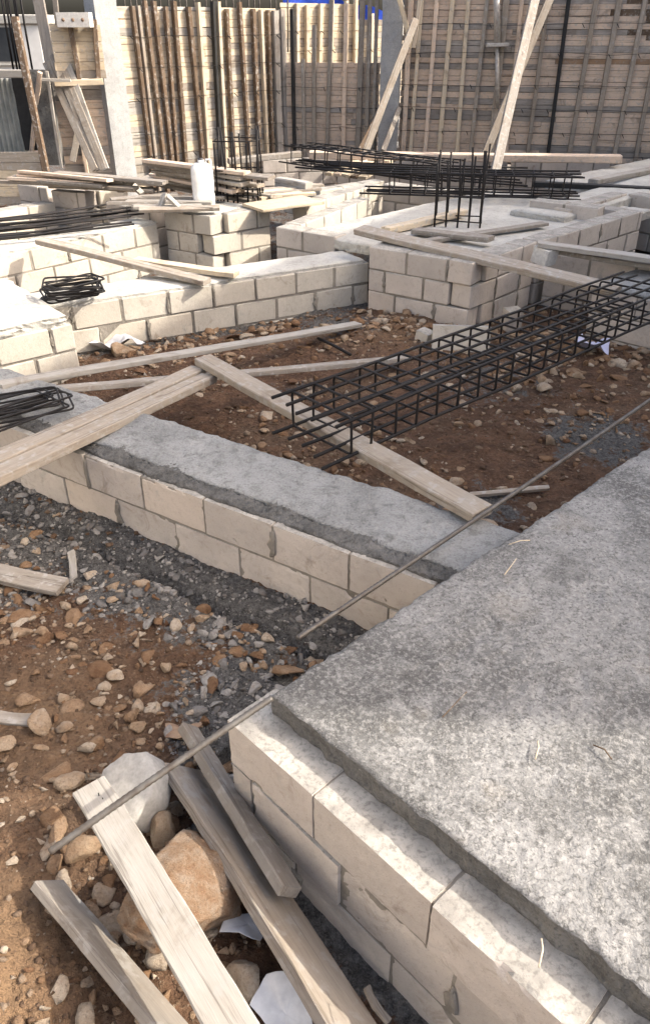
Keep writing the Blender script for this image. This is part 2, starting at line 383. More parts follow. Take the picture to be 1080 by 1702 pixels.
def plank(name, p0, p1, w, t, mat='wood', roll=0, label=None, cat='plank', group=None, parent=None, n=8, warp=.006, ragged=.004, up=(0, 0, 1)):
    p0 = Vector(p0); p1 = Vector(p1); for_seed[0] += 1
    me = board_mesh((p1-p0).length, w, t, mat, for_seed[0], n, None, warp, ragged)
    o = obj(name, me, parent, basis((p0+p1)/2, p1-p0, up, roll))
    if label: tag(o, label, cat, group)
    return o
def tube_data(pts, r, seg=8, ribs=None, closed=False):
    pts = [Vector(p) for p in pts]; v = []; f = []; N = len(pts); up = None
    for i, p in enumerate(pts):
        a = pts[(i-1) % N] if (i > 0 or closed) else p; b = pts[(i+1) % N] if (i < N-1 or closed) else p
        t = (b-a).normalized()
        if up is None or abs(up.dot(t)) > .95: up = Vector((0, 0, 1)) if abs(t.z) < .8 else Vector((0, 1, 0))
        y = up.cross(t).normalized(); z = t.cross(y); up = z
        rr = r if ribs is None else r*ribs[i]
        for k in range(seg):
            an = 2*math.pi*k/seg; v.append(p+(y*math.cos(an)+z*math.sin(an))*rr)
    for i in range(N if closed else N-1):
        for k in range(seg):
            a = i*seg+k; b = i*seg+(k+1) % seg; c = ((i+1) % N)*seg; f.append((a, b, c+(k+1) % seg, c+k))
    if not closed: f.append(tuple(reversed(range(seg)))); f.append(tuple((N-1)*seg+k for k in range(seg)))
    return v, f
def tube(name, pts, r, mat, parent=None, seg=8, ribs=None, closed=False, smooth=True):
    o0 = Vector(pts[0]); v, f = tube_data([Vector(p)-o0 for p in pts], r, seg, ribs, closed)
    return obj(name, mesh(name, v, f, mat, smooth), parent, Matrix.Translation(o0))
def ribbed(p0, p1, sag=0, pitch=.009, bend=(0, 0)):
    p0, p1 = Vector(p0), Vector(p1); L = (p1-p0).length; n = int(L/pitch); pts = []; rb = []
    side = (p1-p0).cross(Vector((0, 0, 1))).normalized()
    for i in range(n+1):
        u = i/n; p = p0.lerp(p1, u); p = p+Vector((0, 0, -sag*4*u*(1-u)))+side*bend[0]*math.sin(u*math.pi*(1+bend[1])); pts.append(p); rb.append(1.1 if i % 2 else .93)
    return pts, rb
def sheet(name, O, du, dv, Lu, Lv, step, z, thick, hfun, mat, parent=None, edge=.01, seed=0, stepv=None, side_mat=None, ef=9):
    """poured slab or topping: rough top, ragged rim, rough sides; O is a plan corner, du, dv plan directions"""
    du = Vector((*du, 0)).normalized(); dv = Vector((*dv, 0)).normalized(); nu = max(2, int(Lu/step)); nv = max(2, int(Lv/(stepv or step)))
    u, w = np.meshgrid(np.linspace(0, Lu, nu+1), np.linspace(0, Lv, nv+1), indexing='ij')
    nar = fbm(xyz(u*ef+seed*3.1, w*ef), 4, seed)*edge
    rim = lambda t, L: np.clip(1-np.minimum(t, L-t)/.08, 0, 1)
    cu = np.sign(u-Lu/2); cw = np.sign(w-Lv/2); nar = nar.reshape(u.shape)
    nar2 = (fbm(xyz(u*ef+50, w*ef+seed), 4, seed+3)*edge).reshape(u.shape)
    uu = u+rim(u, Lu)*nar*1.0; ww = w+rim(w, Lv)*nar2
    h = hfun(uu.ravel(), ww.ravel(), np.minimum(np.minimum(u, Lu-u), np.minimum(w, Lv-w)).ravel()).reshape(u.shape)
    X = O[0]+du.x*uu+dv.x*ww; Y = O[1]+du.y*uu+dv.y*ww; Z = z+h
    V = list(np.stack([X.ravel(), Y.ravel(), Z.ravel()], 1)); F = []
    I = np.arange((nu+1)*(nv+1)).reshape(nu+1, nv+1)
    q = np.stack([I[:-1, :-1], I[1:, :-1], I[1:, 1:], I[:-1, 1:]], -1).reshape(-1, 4)
    if du.cross(dv).z < 0: q = q[:, ::-1]
    ring = list(I[:, 0])+list(I[-1, 1:])+list(I[-2::-1, -1])+list(I[0, -2:0:-1]); m = len(ring); rows = [np.array(ring)]
    V = np.array(V); cen = np.array([O[0]+du.x*Lu/2+dv.x*Lv/2, O[1]+du.y*Lu/2+dv.y*Lv/2])
    for k in range(1, 5):
        p = V[ring].copy(); zb = p[:, 2]; p[:, 2] = zb+(z-thick-zb)*k/4
        rr = fbm(p*np.array([30, 30, 45]), 3, seed+9)*edge*.9
        dirv = p[:, :2]-cen; dirv /= np.linalg.norm(dirv, axis=1, keepdims=True); p[:, :2] += dirv*(rr-edge*.25*k/4)[:, None]
        rows.append(np.arange(len(V), len(V)+m)); V = np.vstack([V, p])
    side = []
    for a, b in zip(rows[:-1], rows[1:]):
        side.append(np.stack([a, b, np.roll(b, -1), np.roll(a, -1)], 1))
    side = np.concatenate(side)
    if du.cross(dv).z > 0: pass
    else: side = side[:, ::-1]
    V = V-np.array([O[0], O[1], z]); F = np.concatenate([q, side])
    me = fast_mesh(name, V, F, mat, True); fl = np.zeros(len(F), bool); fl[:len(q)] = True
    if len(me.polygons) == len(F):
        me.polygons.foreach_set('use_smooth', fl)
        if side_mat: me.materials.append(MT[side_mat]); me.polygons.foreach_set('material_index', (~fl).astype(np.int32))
    return obj(name, me, parent, Matrix.Translation((O[0], O[1], z)))
_smr = {}
def smear_mesh(k):
    if k not in _smr:
        rs = random.Random(k+90); N = 14; v = []; f = []
        for (sc, y) in ((1, .002), (.8, -.006), (.35, -.008)):
            for i in range(N):
                a = 2*math.pi*i/N; e = rs.choice((.35, .5, .7, 1, 1.2, 1.7)) if sc == 1 else e0[i]
                if sc == 1:
                    if i == 0: e0 = []
                    e0.append(e)
                v.append((math.cos(a)*.013*e*sc, y+rs.uniform(-.0015, .0015), math.copysign(abs(math.sin(a))**.6, math.sin(a))*.088*min(1.1, .7+.3*e)*sc))
        for r in (0, 1):
            for i in range(N): f.append((r*N+i, r*N+(i+1) % N, (r+1)*N+(i+1) % N, (r+1)*N+i))
        f.append(tuple(2*N+i for i in range(N))); _smr[k] = mesh('mortar_smear', v, f, 'mortar')
    return _smr[k]
_blk = {}
def blk_mesh(L, D, H, var, mat, near):
    key = (round(L, 2), D, round(H, 3), var, mat, near)
    if key not in _blk:
        rs = random.Random(hash(key[:4]) & 0xffff)
        if near: v, f = grid_box(L, D, H, near, var+int(L*100), .02)
        else: v, f = chamfer(L, D, H, .008, .0035, rs)
        _blk[key] = mesh('block', v, f, mat)
    return _blk[key]
def blocks(par, A, B, ztop, courses, T=.2, offs=(0, .2), ins=None, gap=.012, mat='block', near=0, hgt=.2, lens=None, core=True, jit=.004, smear=0):
    """blockwork face from plan point A (left in view) to B (right in view); each block a child of par"""
    A = Vector(A[:2]); B = Vector(B[:2]); L = (B-A).length; d = (B-A)/L; n = Vector((d.y, -d.x)); ang = math.atan2(d.y, d.x)
    for c in range(courses):
        a, b = (0, 0) if ins is None else ins[c % len(ins)]
        zc = ztop-hgt*(c+.5); s = a-(offs[c % len(offs)]); first = True
        cuts = [a]
        if lens and c < len(lens) and lens[c]:
            for q in lens[c]: cuts.append(cuts[-1]+q)
            while cuts[-1] < L-b-.05: cuts.append(cuts[-1]+.4)
            cuts[-1] = min(cuts[-1], L-b)
        else:
            t = a+.4-(offs[c % len(offs)] % .4) if offs[c % len(offs)] else a+.4
            while t < L-b-.04: cuts.append(t); t += .4
            cuts.append(L-b)
        for s0, s1 in zip(cuts[:-1], cuts[1:]):
            ln = s1-s0-gap
            if ln < .03: continue
            ln = round(ln, 2); ctr = A+d*((s0+s1)/2)-n*(T/2+random.uniform(-jit, jit))
            me = blk_mesh(ln, T, hgt-.01, random.randint(0, 3), mat, near)
            mw = Matrix.Translation((ctr.x, ctr.y, zc+random.uniform(-.002, .002))) @ Matrix.Rotation(ang+random.uniform(-.008, .008), 4, 'Z') @ Matrix.Rotation(random.uniform(-.006, .006), 4, 'Y')
            if random.random() < .5: mw = mw @ Matrix.Rotation(math.pi, 4, 'Z')
            obj('block', me, par, mw)
            if smear and s1 < L-b-.03 and random.random() < smear:
                p = A+d*(s1+random.uniform(-.006, .006))+n*.001; k = random.uniform(.6, 1.15)
                obj('mortar_smear', smear_mesh(random.randint(0, 7)), par, Matrix.Translation((p.x, p.y, zc+random.uniform(-.02, .02))) @ Matrix.Rotation(ang, 4, 'Z') @ Matrix.Diagonal((random.uniform(.7, 1.6), 1, k, 1)))
    if core:
        hh = hgt*courses; ctr = (A+B)/2-n*(T/2)
        if ins is not None:
            ia, ib = max(q[0] for q in ins), max(q[1] for q in ins); ctr = ctr+d*((ia-ib)/2)
        else: ia = ib = 0
        v, f = chamfer(L-.03-ia-ib, T-.014, hh-.012, .004)
        obj('mortar', mesh('mortar', v, f, 'mortar'), par, Matrix.Translation((ctr.x, ctr.y, ztop-hh/2-.004)) @ Matrix.Rotation(ang, 4, 'Z'))
def bwall(name, label, A, B, ztop, courses, **k):
    t = thing(name, (A[0], A[1], ztop-.2*courses), label, 'block wall')
    blocks(t, A, B, ztop, courses, **k); return t
def dirv(deg): return Vector((math.sin(R(deg)), math.cos(R(deg))))
# ================================================================== SETTING: ground
D1 = Vector((.837, -.548)).normalized(); N1 = Vector((D1.y, -D1.x))           # front strip foundation: line and outward normal
A1 = Vector((-1.24, 3.50))-D1*1.6; B1 = A1+D1*4.3
D0 = dirv(136.5); N0 = Vector((D0.y, -D0.x)); A0 = Vector((-.30, 1.66)); B0 = A0+D0*3.2   # near block wall
W2A = Vector((-2.06, 5.98)); W2B = Vector((.42, 7.36)); D2 = (W2B-W2A).normalized(); N2 = Vector((D2.y, -D2.x))
def sdist(x, y, A, d, n):      # along, outward
    return (x-A.x)*d.x+(y-A.y)*d.y, (x-A.x)*n.x+(y-A.y)*n.y
def gauss(x, y, cx, cy, r): return np.exp(-((x-cx)**2+(y-cy)**2)/(r*r))
def gh(x, y):
    x = np.ravel(np.asarray(x, float)); y = np.ravel(np.asarray(y, float)); far = np.clip((np.hypot(x, y)-18)/20, 0, 1); p = xyz(x, y)
    h = .024*fbm(p*1.3, 3, 1)+.022*fbm(p*5, 3, 2)+.018*fbm(p*15, 3, 3)+.010*fbm(p*42, 2, 4)
    h += .17*gauss(x, y, -1.13, 1.0, .33)*(1+.5*fbm(p*7, 3, 77))+.05*gauss(x, y, -1.05, 1.85, .4)
    s, o = sdist(x, y, A0, D0, N0); h -= .07*np.exp(-(np.clip(o, 0, 9)/.16)**2)*(s > -.25)
    s, o = sdist(x, y, A1, D1, N1); wob = .05*fbm(p*2.2, 3, 8)
    lip = .04/(1+np.exp((o-.15-wob)/.012))*(o > -.1)-np.exp(-((o-.21-wob)/.035)**2)*.05+np.exp(-((o-.30-wob)/.06)**2)*.025
    h += lip*(s < 3.4)*(y < 5)
    h += .03*gauss(x, y, .9, 5.6, 1.2)+.05*gauss(x, y, -1.5, 5.5, .5)+.06*gauss(x, y, .6, 6.5, .5)
    return h*(1-far)
def cement(x, y):
    p = xyz(x, y); c = np.zeros(len(x))
    s, o = sdist(x, y, A1, D1, N1)
    c = np.maximum(c, np.where((o > 0) & (y < 5), np.clip(1.15-o/(.55+.18*np.clip(-x, 0, 2)), 0, 1), 0))
    c = np.maximum(c, np.where((o < -.5) & (y < 5.5), np.clip(.95-(-o-.5)/.3, 0, 1)*.8, 0))
    for (cx, cy, r, a) in ((-.28, 2.15, .38, 1.), (-1.5, 3.3, .7, .75), (1.75, 4.5, .4, .95), (.85, 3.6, .28, .9), (.1, 6.7, .5, .7), (-.2, 5.2, .35, .4), (-.9, 2.9, .35, .75), (1.2, 5.4, .8, .45)):
        c = np.maximum(c, a*gauss(x, y, cx, cy, r))
    s, o = sdist(x, y, A0, D0, N0); c = np.maximum(c, np.where((o > -.1) & (s > -.1), np.clip(1-o/.16, 0, 1), 0))
    s, o = sdist(x, y, W2A, D2, N2); c = np.maximum(c, np.where((o > -.1), np.clip(1-o/.3, 0, 1)*.9, 0))
    c = np.where(y > 7.6, .55, c)
    return c
def axis(parts):
    out = [parts[0][0]]
    for a, b, st in parts:
        n = max(1, int(round((b-a)/st))); out += list(np.linspace(a, b, n+1)[1:])
    return np.array(out)
gx = axis([(-400, -60, 85), (-60, -12, 8), (-12, -3.2, .6), (-3.2, -1.7, .03), (-1.7, .55, .0125), (.55, 3.4, .026), (3.4, 9, .5), (9, 60, 8), (60, 400, 85)])
gy = axis([(-60, -4, 8), (-4, .5, .3), (.5, 3.2, .0125), (3.2, 7.4, .03), (7.4, 17, .15), (17, 40, 2.5), (40, 600, 80)])
GX, GY = np.meshgrid(gx, gy, indexing='ij'); GZ = gh(GX, GY)
I = np.arange(GX.size).reshape(GX.shape)
q = np.stack([I[:-1, :-1], I[1:, :-1], I[1:, 1:], I[:-1, 1:]], -1).reshape(-1, 4)
g = obj('ground', fast_mesh('ground', xyz(GX, GY, GZ), q, 'dirt', True, {'cement': cement(GX.ravel(), GY.ravel()), 'clay': np.clip(gauss(GX.ravel(), GY.ravel(), -1.13, 1.0, .42)*1.3+.55*gauss(GX.ravel(), GY.ravel(), -1.1, 2.05, .35)+.4*gauss(GX.ravel(), GY.ravel(), -.55, 2.75, .25)+.5*gauss(GX.ravel(), GY.ravel(), .65, 6.5, .45), 0, 1)})); tag(g, kind='structure')
# loose gravel: nobody could count it
ICO = None
def ico():
    t = (1+5**.5)/2; v = np.array([(-1, t, 0), (1, t, 0), (-1, -t, 0), (1, -t, 0), (0, -1, t), (0, 1, t), (0, -1, -t), (0, 1, -t), (t, 0, -1), (t, 0, 1), (-t, 0, -1), (-t, 0, 1)], float)/math.hypot(1, t)
    f = np.array([(0, 11, 5), (0, 5, 1), (0, 1, 7), (0, 7, 10), (0, 10, 11), (1, 5, 9), (5, 11, 4), (11, 10, 2), (10, 7, 6), (7, 1, 8), (3, 9, 4), (3, 4, 2), (3, 2, 6), (3, 6, 8), (3, 8, 9), (4, 9, 5), (2, 4, 11), (6, 2, 10), (8, 6, 7), (9, 8, 1)])
    return v, f
def shard():
    bm = bmesh.new(); bmesh.ops.create_icosphere(bm, subdivisions=2, radius=1); V = np.array([v.co[:] for v in bm.verts]); F = np.array([[v.index for v in f.verts] for f in bm.faces]); bm.free(); return V, F
def scatter_shards(name, label, pts, sizes, mat, flat=.62):
    bv, bf = shard(); N = len(pts); V = np.repeat(bv[None], N, 0); K = len(bv)
    for k in range(6):
        nn = rng.normal(size=(N, 3)); nn /= np.linalg.norm(nn, axis=1, keepdims=True); dd = rng.uniform(.12, .6, (N, 1)); e = np.clip(np.einsum('nki,ni->nk', V, nn)-dd, 0, None); V = V-e[:, :, None]*nn[:, None, :]
    V = V*rng.uniform(.7, 1.35, (N, 1, 3))*np.array([1, 1, flat])*np.asarray(sizes)[:, None, None]*1.7; V = V+np.concatenate([pts[:, :2], (pts[:, 2]+np.asarray(sizes)*.18)[:, None]], 1)[:, None, :]
    F = (bf[None]+K*np.arange(N)[:, None, None]).reshape(-1, 3); o = obj(name, fast_mesh(name, V.reshape(-1, 3), F, mat, False, {'tint': np.repeat(rng.uniform(0, 1, N), K)})); tag(o, label, 'gravel', kind='stuff'); return o
def scatter(name, label, pts, sizes, mat, sink=.25, flat=.58):
    bv, bf = ico(); N = len(pts); r = rng.uniform(.45, 1.35, (N, 12, 1)); v = bv[None]*r
    an = rng.uniform(0, 6.28, N); c, s = np.cos(an), np.sin(an); el = rng.uniform(.6, 1.3, (N, 1))
    x = v[:, :, 0]*el*c[:, None]-v[:, :, 1]*s[:, None]; y = v[:, :, 0]*el*s[:, None]+v[:, :, 1]*c[:, None]; z = v[:, :, 2]*flat
    sz = np.asarray(sizes)[:, None]; x = x*sz+pts[:, 0:1]; y = y*sz+pts[:, 1:2]; z = z*sz+(pts[:, 2]+np.asarray(sizes)*(flat-sink*2)*.6)[:, None]
    V = np.stack([x, y, z], -1).reshape(-1, 3); F = (bf[None]+12*np.arange(N)[:, None, None]).reshape(-1, 3)
    tint = np.repeat(rng.uniform(0, 1, N), 12)
    o = obj(name, fast_mesh(name, V, F, mat, False, {'tint': tint})); tag(o, label, 'gravel', kind='stuff'); return o
def inside_wall(x, y):
    s, o = sdist(x, y, A1, D1, N1); a = (o < .0) & (o > -.54)
    s, o = sdist(x, y, A0, D0, N0); a |= (o < 0.01) & (s > 0)
    s, o = sdist(x, y, W2A, D2, N2); a |= (o < .0)
    a |= (x > -.16) & ((y-1.68) < (x+.16)*.97)
    return a
def pick(n, x0, x1, y0, y1, smin, smax, pw, sel):
    x = rng.uniform(x0, x1, n); y = rng.uniform(y0, y1, n); k = ~inside_wall(x, y) & sel(x, y); x, y = x[k], y[k]
    s = smin*(smax/smin)**(rng.uniform(0, 1, len(x))**pw); return np.stack([x, y, gh(x, y)], 1), s
cl = lambda x, y: fbm(xyz(x*2.3, y*2.3), 3, 21)
p, s = pick(26000, -2.2, .5, .55, 3.4, .003, .016, 2.2, lambda x, y: (cement(x, y)+.3*cl(x, y) < .55) & (rng.uniform(size=len(x)) < .55+.6*cl(x, y)))
scatter('gravel', 'small brown pebbles and crumbs over the reddish earth in the foreground', p, s, 'pebbles')
p, s = pick(5200, -2.2, .3, .55, 3.3, .008, .036, 2.0, lambda x, y: (cement(x, y) < .75) & (rng.uniform(size=len(x)) < .4+.8*cl(x, y)))
scatter_shards('rubble', 'scattered tan stone chips on the reddish earth in the foreground', p, s, 'limestone')
p, s = pick(16000, -2.6, .6, 1.4, 4.6, .003, .012, 1.6, lambda x, y: cement(x, y)+.3*cl(x, y) > .45)
scatter('grey_gravel', 'dark grey cement grit along the foot of the front foundation wall', p, s, 'gravel_grey')
p, s = pick(5200, -2.6, .6, 1.4, 4.6, .006, .024, 2.0, lambda x, y: cement(x, y)+.3*cl(x, y) > .4)
scatter_shards('cement_lumps', 'dark grey cement lumps along the foot of the front foundation wall', p, s, 'gravel_grey')
p, s = pick(16000, -2.2, 3.6, 3.2, 7.3, .005, .03, 2.6, lambda x, y: (rng.uniform(size=len(x)) < .6+.7*cl(x, y)))
scatter('yard_gravel', 'brown pebbles and rubble in the earth pit behind the front foundation', p, s, 'pebbles')
p, s = pick(4200, -1.6, 3.4, 3.3, 7.2, .009, .04, 2.0, lambda x, y: rng.uniform(size=len(x)) < .35+.8*cl(x, y))
scatter_shards('stone_chips', 'angular tan stone chips strewn over the pit under the rebar cage', p, s, 'limestone')
p, s = pick(900, .6, 3.2, 5.0, 7.0, .015, .05, 1.6, lambda x, y: gauss(x, y, 1.9, 5.9, .75) > rng.uniform(size=len(x)))
scatter_shards('pale_rubble', 'pale broken block rubble piled under the far end of the rebar cage', p, s, 'limestone')
p, s = pick(900, -1.9, .9, 5.2, 7.2, .012, .04, 1.8, lambda x, y: (gauss(x, y, -1.0, 6.25, .5)+gauss(x, y, .6, 6.6, .5)) > rng.uniform(size=len(x)))
scatter_shards('red_rubble', 'reddish rubble heap at the foot of the middle block wall', p, s, 'limestone')
# ================================================================== the near slab and its block wall
def slab_h(u, v, e):
    p = xyz(u, v); w1 = worley(u*30, v*30, 3); w2 = worley(u*62, v*62, 6); big = fbm(p*3, 3, 31)
    lump = (.5-w1)*.007*np.clip(.7+big*1.3, .15, 1.4)+(.45-w2)*.003
    h = .006*big+.0045*fbm(p*11, 3, 32)+lump+.0025*fbm(p*60, 2, 33)
    pits = np.clip(fbm(p*7, 4, 35)-.28, 0, 1)*-.03
    return h+pits-.006*np.exp(-e/.012)
SO = Vector((-.165, 1.685)); sdu = dirv(46.8); sdv = dirv(135.8)
t = thing('concrete_slab', (SO.x, SO.y, .3), 'large rough whitish concrete floor slab in the right foreground', 'slab')
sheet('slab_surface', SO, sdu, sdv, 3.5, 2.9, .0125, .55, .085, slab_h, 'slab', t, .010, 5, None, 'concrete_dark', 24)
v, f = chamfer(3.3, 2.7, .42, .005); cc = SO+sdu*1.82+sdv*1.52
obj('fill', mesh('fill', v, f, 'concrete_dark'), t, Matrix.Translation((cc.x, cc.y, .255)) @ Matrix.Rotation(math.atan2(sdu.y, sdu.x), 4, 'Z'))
t = thing('block_wall', (A0.x, A0.y, -.13), 'near low block wall carrying the whitish slab in the right foreground', 'block wall')
blocks(t, A0, B0, .47, 3, lens=[[.385, .425, .40, .40], [.10, .40, .40, .40], [.3, .4, .4]], near=.016, gap=.006, jit=.006, smear=.4)
cA = SO+sdu*3.4+Vector((-.015, .015)); cB = SO+sdu*.06+Vector((-.015, .015))
blocks(t, cA, cB, .46, 2, near=0)
# crumbly bed of mortar on the ledge
# ================================================================== front strip foundation
t1 = thing('strip_foundation', (A1.x, A1.y, -.2), 'front block strip foundation topped with smooth grey wet concrete', 'foundation')
blocks(t1, A1, B1, .405, 3, lens=[None, [.2, .4, .4], None], offs=(0, .2), near=.02, gap=.012, jit=.005, smear=.45)
bk = A1-N1*.53
blocks(t1, B1-N1*.53, bk, .40, 2, T=.16)
def strip_h(u, v, e):
    p = xyz(u, v); return .006*fbm(p*4, 3, 41)+.003*fbm(p*25, 3, 42)+.004*fbm(p*60, 2, 46)+(.5-worley(u*40, v*40, 15))*.005*np.clip(fbm(p*3, 2, 47)+.3, 0, 1)+np.where(v > .3, .012*fbm(p*14, 3, 45), 0)-.012*np.exp(-e/.015)
def rough_h(u, v, e):
    p = xyz(u, v); w = worley(u*48, v*48, 4); w2 = worley(u*90, v*90, 14); return (.5-w)*.022+(.5-w2)*.008+.014*fbm(p*12, 3, 44)-.01*np.exp(-e/.01)
o = A1-N1*.03
sheet('rough_edge', o, D1, -N1, 4.25, .16, .0095, .414, .03, rough_h, 'rough_mortar', t1, .018, 7)
o = A1-N1*.115
sheet('concrete_topping', o, D1, -N1, 4.25, .405, .012, .428, .05, strip_h, 'concrete', t1, .016, 8)
# ================================================================== middle block wall (second strip)
def pale_h(u, v, e):
    p = xyz(u, v); return .008*fbm(p*4, 3, 51)+.005*fbm(p*20, 3, 52)-.012*np.exp(-e/.02)
t2 = thing('strip_foundation', (W2A.x, W2A.y, -.2), 'long pale two-course block strip crossing the middle of the site', 'foundation')
blocks(t2, W2A-D2*.25, W2B, .40, 3, mat='block_pale', gap=.022, offs=(.09, .29), jit=.006, smear=.7)
blocks(t2, W2B-N2*.42, W2A-N2*.42-D2*.25, .39, 2, T=.15, mat='block_pale')
sheet('concrete_topping', W2A-N2*.02-D2*.25, D2, -N2, 3.05, .42, .03, .425, .045, pale_h, 'concrete_pale', t2, .018, 9)
# left pier with thick topping
LA = P(-190, 603, .44); LB = P(122, 537, .44); Ld = Vector((LB.x-LA.x, LB.y-LA.y)).normalized(); Ln = Vector((Ld.y, -Ld.x))
tl = thing('block_pier', (LA.x, LA.y, -.2), 'sunlit pale block pier with rough concrete top at the left edge', 'block pier')
blocks(tl, LA, (LB.x, LB.y), .44, 3, mat='block_pale', offs=(.12, .26), gap=.018, smear=.6)
LBv = Vector((LB.x, LB.y)); blocks(tl, LBv, LBv-Ln*.45, .44, 3, mat='block_pale', offs=(.2, 0), ins=((.2, 0), (.2, 0)))
sheet('concrete_topping', Vector((LA.x, LA.y))-Ln*.0, Ld, -Ln, (LBv-Vector((LA.x, LA.y))).length-.04, 1.25, .03, .515, .08, pale_h, 'concrete_pale', tl, .03, 12)
# ================================================================== big pier, inner walls and middle slab
def V2(p): return Vector((p.x, p.y))
PA = V2(P(612, 408, .6)); PC = V2(P(787, 437, .6)); PE = V2(P(893, 401, .6))
tp = thing('block_pier', (PC.x, PC.y, 0), 'grey three-course block corner pier behind the rebar cage', 'block pier')
blocks(tp, PA, PC, .6, 4, offs=(0, .22, .1, .3), ins=((0, 0), (0, .2), (0, 0), (0, .2)), gap=.018, mat='block', smear=.7)
blocks(tp, PC, PE, .6, 4, offs=(.2, 0, .2, 0), ins=((.2, 0), (0, 0), (.2, 0), (0, 0)), gap=.015, mat='block', smear=.6)
pd = (PC-PA).normalized(); pn = Vector((pd.y, -pd.x)); blocks(tp, PA-pn*.5, PA, .6, 3, ins=((0, .2),), mat='block_pale')
E1 = V2(P(1070, 350, .6))
tr = thing('block_wall', (PE.x, PE.y, 0), 'grey block wall rising behind the timber lying at the right edge', 'block wall')
blocks(tr, PE+(E1-PE)*.02, E1, .6, 3, gap=.02, offs=(.1, .3), smear=.7); ed = (E1-PE).normalized(); en = Vector((ed.y, -ed.x))
blocks(tr, E1, E1-en*.6, .6, 3, ins=((.2, 0),))
# middle slab
MO = V2(P(489, 388, .5))
def mid_h(u, v, e):
    p = xyz(u, v); return .01*fbm(p*3, 3, 61)+.006*fbm(p*14, 3, 62)-.02*np.exp(-e/.03)
tm = thing('concrete_slab', (MO.x, MO.y, .3), 'pale concrete slab between block walls in the middle distance', 'slab')
sheet('slab_surface', MO, dirv(45), dirv(127), 3.4, 2.05, .035, .52, .1, mid_h, 'concrete_pale', tm, .02, 14)
F4A = V2(P(457, 383, .5)); F4B = V2(P(557, 400, .5)); F4C = V2(P(575, 338, .5))
t4 = thing('block_wall', (F4A.x, F4A.y, 0), 'low grey two-course block face left of the grey corner pier', 'block wall')
blocks(t4, F4A, F4B, .54, 3, gap=.02, mat='block', offs=(.05, .25)); blocks(t4, F4A+(F4C-F4A).normalized()*1.9, F4A+(F4C-F4A).normalized()*.2, .54, 2, mat='block_pale')
w6a, w6b, w6c = V2(P(508, 338, .6)), V2(P(632, 305, .6)), V2(P(745, 318, .6))
t6 = thing('block_wall', (w6a.x, w6a.y, 0), 'sunlit pale block wall running back behind the pale middle slab', 'block wall')
blocks(t6, w6a, w6b, .6, 3, mat='block_pale', gap=.018); 
t6b = bwall('block_wall', 'shaded block wall behind the upright starter bars', w6b+Vector((.02, 0)), w6c, .6, 3, gap=.02)
w5a, w5b = V2(P(878, 338, .62)), V2(P(995, 353, .62))
bwall('block_wall', 'short block kerb on the far side of the pale middle slab', w5a, w5b, .66, 2, gap=.02)
w8a, w8b, w9b = V2(P(948, 348, .62)), V2(P(1043, 320, .62)), V2(P(1180, 345, .62))
bwall('block_wall', 'receding block wall beyond the kerb near the right edge', w8a, w8b, .62, 3, gap=.02)
bwall('block_wall', 'two-course block wall cut by the right edge of the picture', w8b, w9b, .62, 3, gap=.02)
sheet_t = thing('concrete_slab', (3, 9, .3), 'flat grey concrete footing at the far right below the shuttering', 'slab')
so = V2(P(850, 345, .6)); sheet('slab_surface', so, dirv(44), dirv(128), 6.2, .62, .06, .585, .1, mid_h, 'concrete_pale', sheet_t, .02, 17)
so = V2(P(905, 298, .5)); sheet('slab_surface', so, dirv(46), dirv(118), 3.6, 3.2, .08, .5, .12, mid_h, 'concrete_pale', sheet_t, .03, 18)
# right hand beam under the far end of the cage
w3a, w3b = V2(P(985, 470, .45)), V2(P(985, 470, .45))+dirv(135)*1.6
t3 = thing('strip_foundation', (w3a.x, w3a.y, 0), 'grey strip foundation at the right edge holding the far end of the cage', 'foundation')
blocks(t3, w3a, w3b, .42, 3, gap=.015); sheet('concrete_topping', w3a+dirv(46)*.02, dirv(135), dirv(46), 1.55, 2.2, .04, .45, .05, mid_h, 'concrete', t3, .015, 19)
w7a = V2(P(908, 420, .5)); bwall('block_wall', 'short recessed block wall between the corner pier and the right strip', w7a, w7a+dirv(118)*1.3, .5, 3, gap=.02)
# ================================================================== left rear foundations
wba, wbb = V2(P(-60, 437, .5)), V2(P(262, 371, .5)); wbd = (wbb-wba).normalized(); wbn = Vector((wbd.y, -wbd.x))
tb = thing('strip_foundation', (wba.x, wba.y, 0), 'sunlit pale strip wall at left with bundled bars lying on it', 'foundation')
blocks(tb, wba, wbb, .5, 3, mat='block_pale', gap=.016, offs=(.15, .34), smear=.4); sheet('concrete_topping', wba-wbn*.015, wbd, -wbn, (wbb-wba).length, .34, .04, .525, .045, pale_h, 'concrete_pale', tb, .02, 22)
pa, pc, pe = V2(P(271, 349, .6)), V2(P(350, 360, .6)), V2(P(449, 344, .6))
tq = thing('block_pier', (pc.x, pc.y, 0), 'pale three-course block pier standing in the sun at centre left', 'block pier')
blocks(tq, pa, pc, .6, 4, mat='block_pale', ins=((0, 0), (0, .2)), offs=(0, .22), gap=.016); blocks(tq, pc, pe, .6, 4, mat='block_pale', ins=((.2, 0), (0, 0)), offs=(0, .02), gap=.016)
qd = (pc-pa).normalized(); sheet('concrete_topping', pa-Vector((qd.y, -qd.x))*.03+qd*.03, qd, -Vector((qd.y, -qd.x)), (pc-pa).length-.06, (pe-pc).length-.05, .05, .605, .06, pale_h, 'concrete_pale', tq, .02, 24)
def pxwall(label, a, b, z, n, mat='block_pale', **k):
    A, B = V2(P(*a, z)), V2(P(*b, z)); return bwall('block_wall', label, A, B, z, n, mat=mat, gap=.018, **k)
pxwall('pale low block wall behind the bundled bars at the left edge', (-60, 362), (92, 335), .5, 3)
tk = thing('block_pier', P(141, 321, .6), 'block pier with one shaded and one sunlit face behind the bundled bars', 'block pier')
